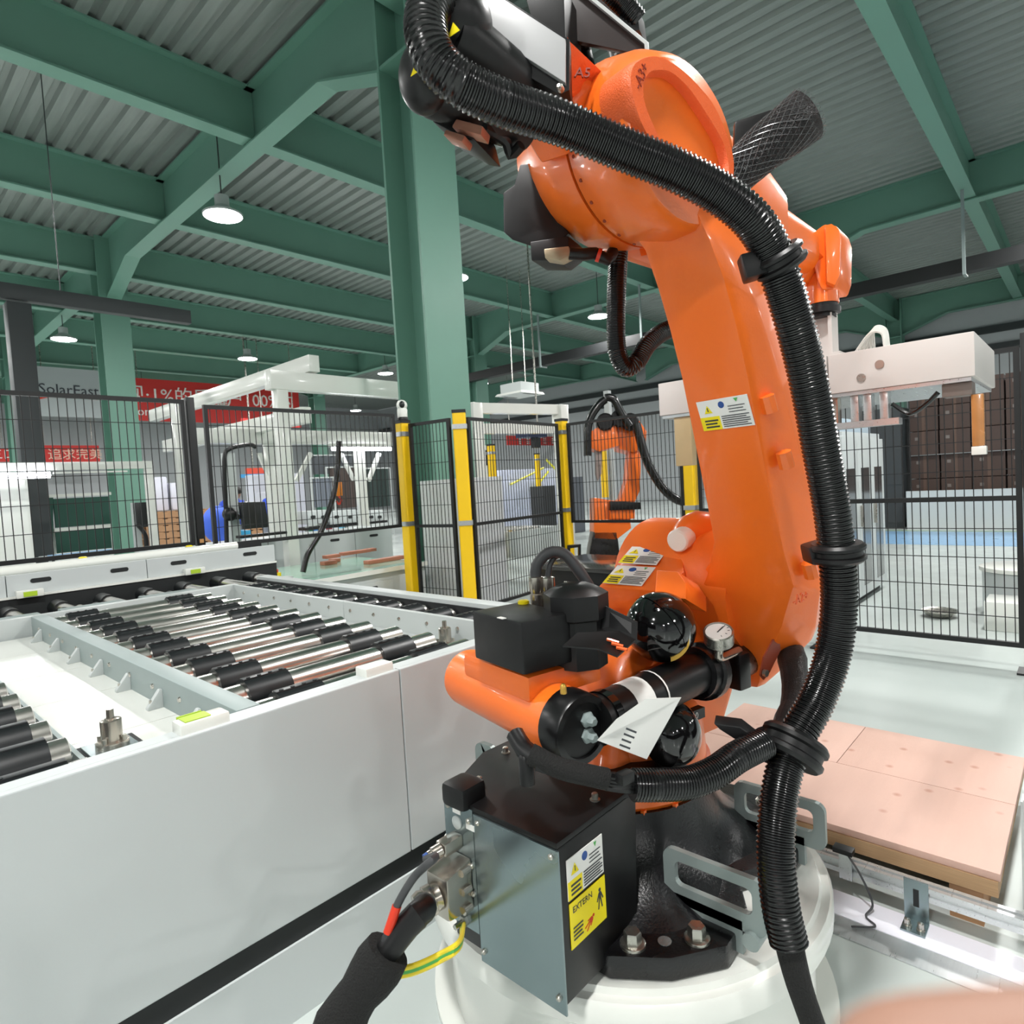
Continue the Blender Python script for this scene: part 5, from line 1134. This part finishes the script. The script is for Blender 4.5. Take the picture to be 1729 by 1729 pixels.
# lit workbench frame
bf = thing('bench_frame', 'white workbench frame with a bright LED strip', 'frame', (W(120, 790, y=8.8).x, 8.8, 0))
zt_b = W(120, 787, y=8.8).z; xa, xb_ = W(-160, 787, y=8.8).x, W(256, 787, y=8.8).x
gbeam('top_bar', (xa, 8.8, zt_b), (xb_, 8.8, zt_b), .1, .09, par=bf)
gbeam('upright', (xb_-.04, 8.8, 0), (xb_-.04, 8.8, zt_b-.05), .09, .09, par=bf)
gbeam('upright', (xa+.04, 8.8, 0), (xa+.04, 8.8, zt_b-.05), .09, .09, par=bf)
part('led_strip', G().cyl((W(-150, 797, y=8.7).x, 8.7, zt_b-.10), (W(84, 797, y=8.7).x, 8.7, zt_b-.10), .035, n=12), LEDM, bf, 'glowing LED strip')
part('led_strip', G().box((W(90, 797, y=8.7).x, 8.69, zt_b-.09), (W(215, 797, y=8.7).x, 8.72, zt_b-.07)), WHITEB, bf, smooth=False)
wl = thing('white_enclosure', 'tall plain white enclosure under the LED strip', 'cabinet', (W(20, 900, y=9.4).x, 9.6, 0))
part('shell', pbox(-60, 803, 56, 990, 9.4, .8, floor=True), WHITEB, wl, bev=.01)
a_, b2, _, d2_ = rect(-10, 803, 50, 990, 9.4)
part('door_panel', G().box((a_, 9.39, .1), (b2, 9.4, d2_-.05)), WHITEB, wl, smooth=False)
# dark gantry
dg_ = thing('dark_gantry', 'dark grey steel gantry post with an overhead track', 'gantry', (W(45, 700, y=10.4).x, 10.4, 0))
xd = W(46, 700, y=10.4).x
gbeam('post', (xd, 10.4, 0), (xd, 10.4, 4.05), .26, .26, DKGREY, dg_)
gbeam('track', (-2.5, 10.4, 4.2), (W(320, 540, y=10.4).x, 10.4, 4.2), .14, .2, DKGREY, dg_)
for x in (2.4, -1.0): part('hanger_rod', G().cyl((x, 10.4, 4.28), (x, 10.4, ZD), .007, n=6), DKGREY, dg_)
# dark green board on a stand
gb_ = thing('green_board', 'dark green board in a white frame on a stand', 'board', (W(135, 900, y=11.0).x, 11.0, 0))
part('panel', pbox(92, 840, 186, 888, 11.0, .05), DGREEN, gb_, smooth=False)
part('panel', pbox(95, 895, 188, 930, 11.0, .05), DGREEN, gb_, smooth=False)
part('side_panel', G().rings([[W(81, 838, y=11.0), W(90, 838, y=11.0), W(90, 928, y=11.0), W(81, 932, y=11.0)], [W(81, 838, y=11.3), W(90, 838, y=11.3), W(90, 928, y=11.3), W(81, 932, y=11.3)]]), DGREEN, gb_, smooth=False)
part('frame_bar', pbox(80, 833, 188, 838, 10.98, .06), WHITEB, gb_, smooth=False)
part('frame_bar', pbox(92, 889, 188, 894, 10.98, .06), WHITEB, gb_, smooth=False)
for u_ in (88, 184): part('leg', pbox(u_, 838, u_+4, 960, 11.06, .05, floor=True), WHITEB, gb_, smooth=False)
dsk = thing('white_desk', 'white desk with a blue edge under the dark green board', 'desk', (W(135, 940, y=9.6).x, 9.8, 0))
part('top', pbox(80, 936, 200, 941, 9.6, .5), WHITE, dsk, smooth=False)
part('blue_edge', pbox(80, 932, 190, 936, 9.62, .02), mat('pale_blue_edge', '#8fb4d8', .4), dsk, smooth=False)
for u_ in (84, 194): part('leg', pbox(u_, 941, u_+4, 960, 9.65, .06, floor=True), WHITE, dsk, smooth=False)
# pallet stack
pal = None
px0 = W(262, 890, y=14.5).x
for st_, n_ in ((0, 8), (1.35, 6)):
    for k in range(n_):
        z = .145*k
        if pal is None:
            pal = thing('wooden_pallet', 'brown wooden pallet in the stack behind the green column', 'pallet', (px0+.6, 15.0, 0), 'stacked wooden pallets')
            for q2 in range(5): part('deck_board', G().box((px0+.26*q2, 14.5, .115), (px0+.26*q2+.16, 15.5, .135)), WOOD, pal, smooth=False)
            for q2 in range(3): part('bearer', G().box((px0, 14.5+.45*q2, 0), (px0+1.2, 14.5+.45*q2+.1, .115)), WOOD, pal, smooth=False)
        else: dup(pal, (st_, .1*(st_ > 0), z))
# white boxed goods on the far side
for k, (u0, v0, u1, v1, Y) in enumerate(((262, 805, 283, 838, 15.0), (450, 830, 480, 900, 17), (289, 815, 301, 840, 14.9), (430, 800, 515, 850, 19))):
    single('wrapped_goods', pbox(u0, v0, u1, v1, Y, .6, floor=k in (1, 3), z0={0: 1.165, 2: 1.165}.get(k)), mat('pale_lilac_wrap', '#d5d6e2', .35, var=.06, vscale=4), ['white wrapped goods above the brown pallets', 'white wrapped goods behind the seated worker', 'small white wrapped goods beside the pallets', 'wide white wrapped machine behind the blue workers'][k], 'goods', bev=.03)
# handled cabinets with coloured boards further back
fc = thing('drawer_bench', 'long white drawer bench with black finger holes in the background', 'bench', (W(600, 880, y=12.5).x, 12.6, 0))
for u0, u1 in ((520, 555), (557, 603), (605, 612), (620, 648)):
    d_ = part('drawer', pbox(u0, 862, u1, 884, 12.5, .5), WHITE, fc, bev=.005)
    for f_ in (.25, .75):
        cpt = W(u0+(u1-u0)*f_, 873, y=12.495); part('finger_hole', G().prism([(cpt.x+p, 12.495, cpt.z+q_) for p, q_ in rrect(.12, .07, .03, 4)], (0, -.004, 0)), DARK, d_, smooth=False)
part('bench_rail', pbox(515, 885, 655, 889, 12.45, .6), BLACK, fc, smooth=False)
for u_ in (518, 585, 650): part('leg', pbox(u_, 889, u_+4, 915, 12.6, .06, floor=True), GREYW, fc, smooth=False)
cols = ['#0f6a55', '#3b7fc4', '#d8dce2', '#8e2f3a', '#dfe3ea', '#58b4d8', '#c9a06a', '#20407f', '#7a2a35', '#9b8f86', '#156b58', '#e8ecef']
for k, h_ in enumerate(cols):
    u_ = 520+11*k; single('storage_board', pbox(u_, 892-(k % 3), u_+9, 918, 13.35, .05, floor=True), mat('board_%d' % k, h_, .5), 'thin upright '+['teal', 'mid blue', 'pale grey', 'wine red', 'off-white', 'sky blue', 'tan', 'navy', 'maroon', 'taupe', 'dark teal', 'white'][k]+' board under the drawer bench', 'board', 'coloured boards under the bench', smooth=False)
for k, (u0, v0, u1, v1, h_, lab) in enumerate(((530, 808, 560, 856, '#7b828c', 'grey-blue curtain panel beside the distant column'), (557, 790, 602, 858, '#4a403c', 'dark brown curtain panel behind the chain hoist'), (620, 792, 656, 856, '#2a3936', 'dark green-grey curtain panel behind the yellow post'), (528, 770, 600, 800, '#4d5257', 'dark hanging screen above the curtains'))):
    tt = thing('curtain_panel', lab, 'curtain', W((u0+u1)/2, v1, y=15+k*.2))
    a, b_, c_, d_ = rect(u0, v0, u1, v1, 15+k*.2); g = G(); n_ = 16
    rs = [[Vector((a+(b_-a)*i/n_, 15+k*.2+.04*math.sin(i*1.9), z)) for i in range(n_+1)] for z in (c_, d_)]
    g.v = rs[0]+rs[1]+[p+Vector((0, .02, 0)) for p in rs[0]+rs[1]]; m_ = n_+1
    for i in range(n_): g.f += [(i, i+1, m_+i+1, m_+i), (2*m_+i, 3*m_+i, 3*m_+i+1, 2*m_+i+1)]
    part('cloth', g, mat('curtain_%d' % k, h_, .7), tt)
    part('curtain_rod', G().cyl((a-.1, 15+k*.2, d_+.02), (b_+.1, 15+k*.2, d_+.02), .02, n=8), GREYW, tt)
    for x in (a-.08, b_+.08): part('hanger_post', G().box((x-.02, 15+k*.2-.02, 0), (x+.02, 15+k*.2+.02, d_+.02)), GREYW, tt, smooth=False)
# ---- hanging signs
def sign(u0, v0, u1, v1, Y, m_, label):
    a, b_, c_, d_ = rect(u0, v0, u1, v1, Y)
    t_ = thing('hanging_sign', label, 'sign', ((a+b_)/2, Y, c_))
    part('board', G().box((a, Y, c_), (b_, Y+.04, d_)), m_, t_, smooth=False)
    for x in (a+.3, b_-.3): part('hanger', G().cyl((x, Y+.02, d_), (x, Y+.02, ZD), .02, n=6), STEEL, t_)
    return t_, a, b_, c_, d_
def sign_text(t_, s_, u_, v_, Y, size, m_, name='lettering'):
    p = W(u_, v_, y=Y-.01); M = face_M(p, (1, 0, 0), (0, 0, 1)); part(name, text_geo(s_, size, M, .02), m_, t_, smooth=False)
YS1 = 29.4
t_, a, b_, c_, d_ = sign(57, 622, 176, 704, YS1, mat('sign_white', '#b3b9bb', .5), 'white hanging sign with dark SolarEast lettering and a red arc')
sign_text(t_, 'SolarEast', 117, 659, YS1, .54, LETB)
arc = [W(60+104*i/16, 674-7*math.sin(math.pi*i/16), y=YS1-.02) for i in range(17)]
part('red_arc', G().tube(arc, .035, 6), PRINTR, t_)
t_, a, b_, c_, d_ = sign(222, 648, 505, 714, YS1, REDB, 'red hanging banner with large white Chinese lettering')
sign_text(t_, '观·1%的质量', 303, 671, YS1, .80, LETW); sign_text(t_, '用户100%的', 428, 677, YS1, .80, LETW)
sign_text(t_, 'concept:', 260, 696, YS1, .5, LETW)
t_, a, b_, c_, d_ = sign(-40, 757, 18, 780, 40.0, REDB, 'low red banner cut by the edge behind the dark post'); sign_text(t_, '三口', 5, 768, 40, .55, LETW)
t_, a, b_, c_, d_ = sign(64, 752, 168, 780, 40.0, REDB, 'low red banner with pale lettering behind the bench frame'); sign_text(t_, '追求完美', 128, 768, 40, .62, mat('letter_pale', '#e6c9b4', .5))
t_, a, b_, c_, d_ = sign(408, 708, 508, 721, 24.0, REDB, 'small red and navy sign under the gantry')
a, b_, c_, d_ = rect(434, 708, 456, 721, 23.98); part('navy_field', G().box((a, 23.97, c_), (b_, 23.98, d_)), mat('navy_field', '#25306e', .5), t_, smooth=False)
t_, a, b_, c_, d_ = sign(415, 790, 462, 800, 23.2, mat('red_orange_sign', '#d04a35', .5), 'small red and blue strip sign above the workers')
a, b_, c_, d_ = rect(405, 800, 466, 806, 23.18); part('blue_strip', G().box((a, 23.17, c_), (b_, 23.19, d_)), mat('sky_blue_strip', '#3d8fc4', .5), t_, smooth=False)
t_, a, b_, c_, d_ = sign(856, 737, 990, 752, 24.6, REDB, 'long red banner behind the second robot')
for k in range(8):
    cpt = W(878+14*k, 745-.2*k, y=24.57); g = G()
    for q2 in range(3): g.box((cpt.x-.13, 24.565, cpt.z-.16+.13*q2), (cpt.x+.11, 24.57, cpt.z-.11+.13*q2))
    g.box((cpt.x-.02, 24.565, cpt.z-.18), (cpt.x+.03, 24.57, cpt.z+.2)); part('pale_character', g, LETW, t_, smooth=False)
# ---- machines behind the yellow posts
wm = thing('shrink_wrapped_machine', 'large machine under blue-white film behind the yellow posts', 'machine', (12.5, 12.5, 0))
part('hull', pbox(846, 792, 942, 868, 12.0, 1.4, floor=True), mat('blue_white_film', '#c3c8dc', .25, var=.12, vscale=5, bump=.4, bscale=12), wm, bev=.05)
a, b_, c_, d_ = rect(848, 812, 905, 860, 11.95); part('film_fold', G().box((a, 11.94, c_), (b_, 12.0, d_)), mat('blue_white_film', '', 1), wm, bev=.02)
for (u0, v0, u1, v1) in ((918, 790, 862, 818), (926, 796, 902, 826), (922, 776, 950, 805)):
    p, q_ = W(u0, v0, y=11.85), W(u1, v1, y=11.85); part('yellow_strap', G().tube([p, q_], .03, 6, smooth=False), mat('strap_yellow', '#e6df3a', .5), wm)
bs = thing('black_screen', 'black flat screen in a white frame right of the green column', 'screen', W(812, 810, y=8.9))
part('frame', pbox(800, 752, 832, 812, 8.9, .08, floor=True), WHITEB, bs, smooth=False)
part('screen', pbox(803, 760, 823, 786, 8.88, .018), SLATE, bs, smooth=False)
bo = thing('blue_crane_head', 'dark blue hoist trolley hanging above the wrapped machine', 'trolley', W(908, 745, y=9.3))
part('body', pbox(892, 726, 924, 738, 9.3, .4), mat('deep_blue', '#1d2a4e', .4), bo, bev=.03)
part('drop_arm', pbox(903, 738, 912, 756, 9.4, .12), SLATE, bo, smooth=False)
part('hang_rod', G().cyl(W(908, 726, y=9.5), Vector((W(908, 726, y=9.5).x, 9.5, ZD)), .02, n=6), STEEL, bo)
oc = thing('far_conveyor', 'far roller conveyor with bright rails behind the yellow posts', 'conveyor', (9.0, 7.6, 0))
part('bed', pbox(862, 893, 945, 925, 7.6, .9, floor=True), GREYW, oc, smooth=False)
for k in range(9): part('roller', G().cyl((W(866, 890, y=7.65).x+.09*k, 7.65, W(900, 892, y=7.65).z), (W(866, 890, y=7.65).x+.09*k, 8.4, W(900, 892, y=7.65).z), .03, n=10), CHROME, oc)
for k, (u0, v0, u1, v1, Y, h_) in enumerate(((918, 820, 938, 850, 9.0, '#2f3134'), (965, 805, 985, 845, 9.4, '#5c6068'))):
    single('equipment_case', pbox(u0, v0, u1, v1, Y, .4, floor=True), mat('case_%d' % k, h_, .5), ['black equipment case beside the wrapped machine', 'grey equipment case behind the second robot'][k], 'case', bev=.01)
# ceiling services
dz_ = 5.45
single('bus_duct', G().box((17.06, -9, dz_-.14), (17.34, 20.5, dz_+.17)), FBLK, 'long dark overhead bus duct running behind the robot', 'duct', smooth=False)
first = None
for y in (2.0, 9.98, 13.98):
    if first is None:
        first = thing('duct_hanger', 'pale steel hanger rod holding the bus duct', 'hanger', (17.0, y, dz_-.2), 'bus duct hangers')
        part('rod', G().box((17.0, y-.03, dz_-.15), (17.05, y+.03, 7.048)), GREYPAINT, first, smooth=False); part('hook', G().box((17.0, y-.03, dz_-.20), (17.36, y+.03, dz_-.15)), GREYPAINT, first, smooth=False)
    else: dup(first, (0, y-2.0, 0))
ac = thing('ceiling_cassette', 'white square air-conditioning cassette hanging under the roof', 'air conditioner', W(878, 668, z=4.0))
p = W(878, 668, z=4.0)
part('panel', G().rings([[(p.x-.55, p.y-.55, 4.0), (p.x+.55, p.y-.55, 4.0), (p.x+.55, p.y+.55, 4.0), (p.x-.55, p.y+.55, 4.0)], [(p.x-.5, p.y-.5, 4.07), (p.x+.5, p.y-.5, 4.07), (p.x+.5, p.y+.5, 4.07), (p.x-.5, p.y+.5, 4.07)]]), WHITEB, ac, smooth=False)
part('casing', G().box((p.x-.42, p.y-.42, 4.07), (p.x+.42, p.y+.42, 4.35)), GREYW, ac, smooth=False)
for s_ in (-1, 1): part('air_slot', G().box((p.x-.3, p.y+s_*.42-.05, 3.996), (p.x+.3, p.y+s_*.42+.05, 4.0)), DARK, ac, smooth=False)
for s_ in (-1, 1): part('hanger_rod', G().cyl((p.x+s_*.3, p.y, 4.35), (p.x+s_*.3, p.y, ZD), .012, n=6), STEEL, ac)
# ---- people: workers in blue behind the fence
def skin_mesh(name, verts, edges, radii, org, sub=2):
    me = bpy.data.meshes.new(name); me.from_pydata([tuple(Vector(v)-org) for v in verts], edges, [])
    o = bpy.data.objects.new(name, me); COL.objects.link(o); m = o.modifiers.new('s', 'SKIN'); m.use_smooth_shade = True
    for i, r in enumerate(radii): me.skin_vertices[0].data[i].radius = (r if isinstance(r, tuple) else (r, r))
    me.skin_vertices[0].data[0].use_root = True
    s_ = o.modifiers.new('u', 'SUBSURF'); s_.levels = s_.render_levels = sub
    dg = bpy.context.evaluated_depsgraph_get(); e = o.evaluated_get(dg); nm = bpy.data.meshes.new_from_object(e)
    bpy.data.objects.remove(o); bpy.data.meshes.remove(me); nm.name = name
    nm.polygons.foreach_set('use_smooth', [True]*len(nm.polygons)); return nm
def person(x, y, rz, lean, label, reach=.4, h=1.0):
    t_ = thing('person', label, 'person', (x, y, 0), 'workers in blue jackets')
    M = Matrix.Translation((x, y, 0)) @ Matrix.Rotation(rz, 4, 'Z') @ Matrix.Scale(h, 4)
    ln = lambda p, k: Vector((p[0], p[1]-lean*k, p[2]-.25*lean*k))
    B_ = {'pel': (0, 0, .93), 'chest': ln((0, 0, 1.25), .5), 'neck': ln((0, 0, 1.46), .8), 'head': ln((0, -.02, 1.60), 1.0), 'crown': ln((0, -.01, 1.70), 1.05)}
    vs_ = [B_['pel'], B_['chest'], B_['neck'], B_['head'], B_['crown']]; ed = [(0, 1), (1, 2), (2, 3), (3, 4)]; rd = [.13, (.17, .12), .055, .085, .06]
    for s_ in (-1, 1):
        n = len(vs_); vs_ += [(s_*.10, 0, .88), (s_*.11, -.02, .48), (s_*.11, .02, .08), (s_*.12, -.13, .045)]; ed += [(0, n), (n, n+1), (n+1, n+2), (n+2, n+3)]; rd += [.09, .06, .045, .035]
        sh = ln((s_*.19, 0, 1.40), .7); el = sh+Vector((s_*.05, -.10*reach, -.27)); ha = el+Vector((-s_*.05, -.26*reach-.05, -.12)); ft = ha+Vector((0, -.09, -.03))
        n = len(vs_); vs_ += [sh, el, ha, ft]; ed += [(1, n), (n, n+1), (n+1, n+2), (n+2, n+3)]; rd += [.065, .048, .034, .03]
    org = Vector((x, y, 0)); tf = lambda L_: [M @ Vector(v) for v in L_]
    def sub_(name, idx, grow, m_):
        mp = {j: i for i, j in enumerate(idx)}; e2 = [(mp[a], mp[b]) for a, b in ed if a in mp and b in mp]
        r2_ = [tuple(q+grow for q in rd[j]) if isinstance(rd[j], tuple) else rd[j]+grow for j in idx]
        me = skin_mesh(name, tf([vs_[j] for j in idx]), e2, r2_, org); me.materials.append(m_)
        o = bpy.data.objects.new(name, me); COL.objects.link(o); o.parent = t_; ORG[o.name] = org; return o
    sub_('body', list(range(len(vs_))), 0, SKIN)
    sub_('jacket', [0, 1, 2, 9, 10, 11, 17, 18, 19], .018, BLUEC)
    sub_('trousers', [0, 5, 6, 7, 13, 14, 15], .016, mat('grey_trousers', '#9a9aa0', .8))
    hd_ = M @ (Vector(B_['head'])+Vector((0, .015, .06)))
    part('hair', G().ball(hd_, .105*h, 16, 10, sc=(1, 1.05, .85)), HAIR, t_)
    return t_
p = W(368, 900, y=12.0); person(p.x, 12.0, .6, .45, 'person in a blue jacket bending over behind the mesh fence', .9, .95)
p = W(398, 900, y=12.6); person(p.x, 12.6, -.8, .2, 'person in a blue jacket standing behind the black monitor', .7, .9)
p = W(458, 900, y=12.4); person(p.x, 12.4, .3, .15, 'person in a blue jacket partly hidden by the white gantry upright', .5, .9)
single('blue_bag', G().ball(W(368, 885, y=11.1), .32, 20, 14, sc=(.8, .7, 1.0)).cyl((W(368, 885, y=11.1).x, 11.1, 0), W(368, 890, y=11.1), .12), mat('bright_blue_cloth', '#3f66d8', .6), 'bright blue padded chair back behind the mesh fence', 'chair')
single('blue_crate', pbox(403, 896, 424, 915, 11.8, .4, floor=True), mat('cyan_crate', '#2fa3cf', .5), 'cyan plastic crate beneath the black monitor', 'crate', bev=.01)
# ---- the photographer's hand at the lens
def cl_(x, y, z): return CAM+RW @ Vector((x, y, -z))
vsH = [cl_(.150, -.110, .00), cl_(.118, -.075, .030), cl_(.088, -.063, .055), cl_(.060, -.0566, .064), cl_(.032, -.0580, .064)]
ed = [(0, 1), (1, 2), (2, 3), (3, 4)]; rd = [.026, .0115, .0095, .0085, .0070]
for k, (dx, dy) in enumerate(((.012, -.026), (.018, -.050), (.026, -.072))):
    n = len(vsH); vsH += [cl_(.128+dx, -.078+dy, .025), cl_(.098+dx, -.075+dy, .045), cl_(.075+dx, -.078+dy, .035), cl_(.066+dx, -.08+dy, .02)]; ed += [(0, n), (n, n+1), (n+1, n+2), (n+2, n+3)]; rd += [.0115, .0095, .0085, .0075]
n = len(vsH); vsH += [cl_(.150, -.065, -.02), cl_(.130, -.035, -.03), cl_(.112, -.020, -.03)]; ed += [(0, n), (n, n+1), (n+1, n+2)]; rd += [.014, .011, .009]
n = len(vsH); vsH += [cl_(.185, -.17, -.03), cl_(.21, -.26, -.08)]; ed += [(0, n), (n, n+1)]; rd += [.028, .034]
org = vsH[0]
me = skin_mesh('hand', vsH, ed, rd, org); me.materials.append(SKIN)
ho_ = bpy.data.objects.new('hand', me); COL.objects.link(ho_); ho_.location = org; ho_['label'] = 'out-of-focus fingertip and hand of the photographer close to the lens'; ho_['category'] = 'hand'
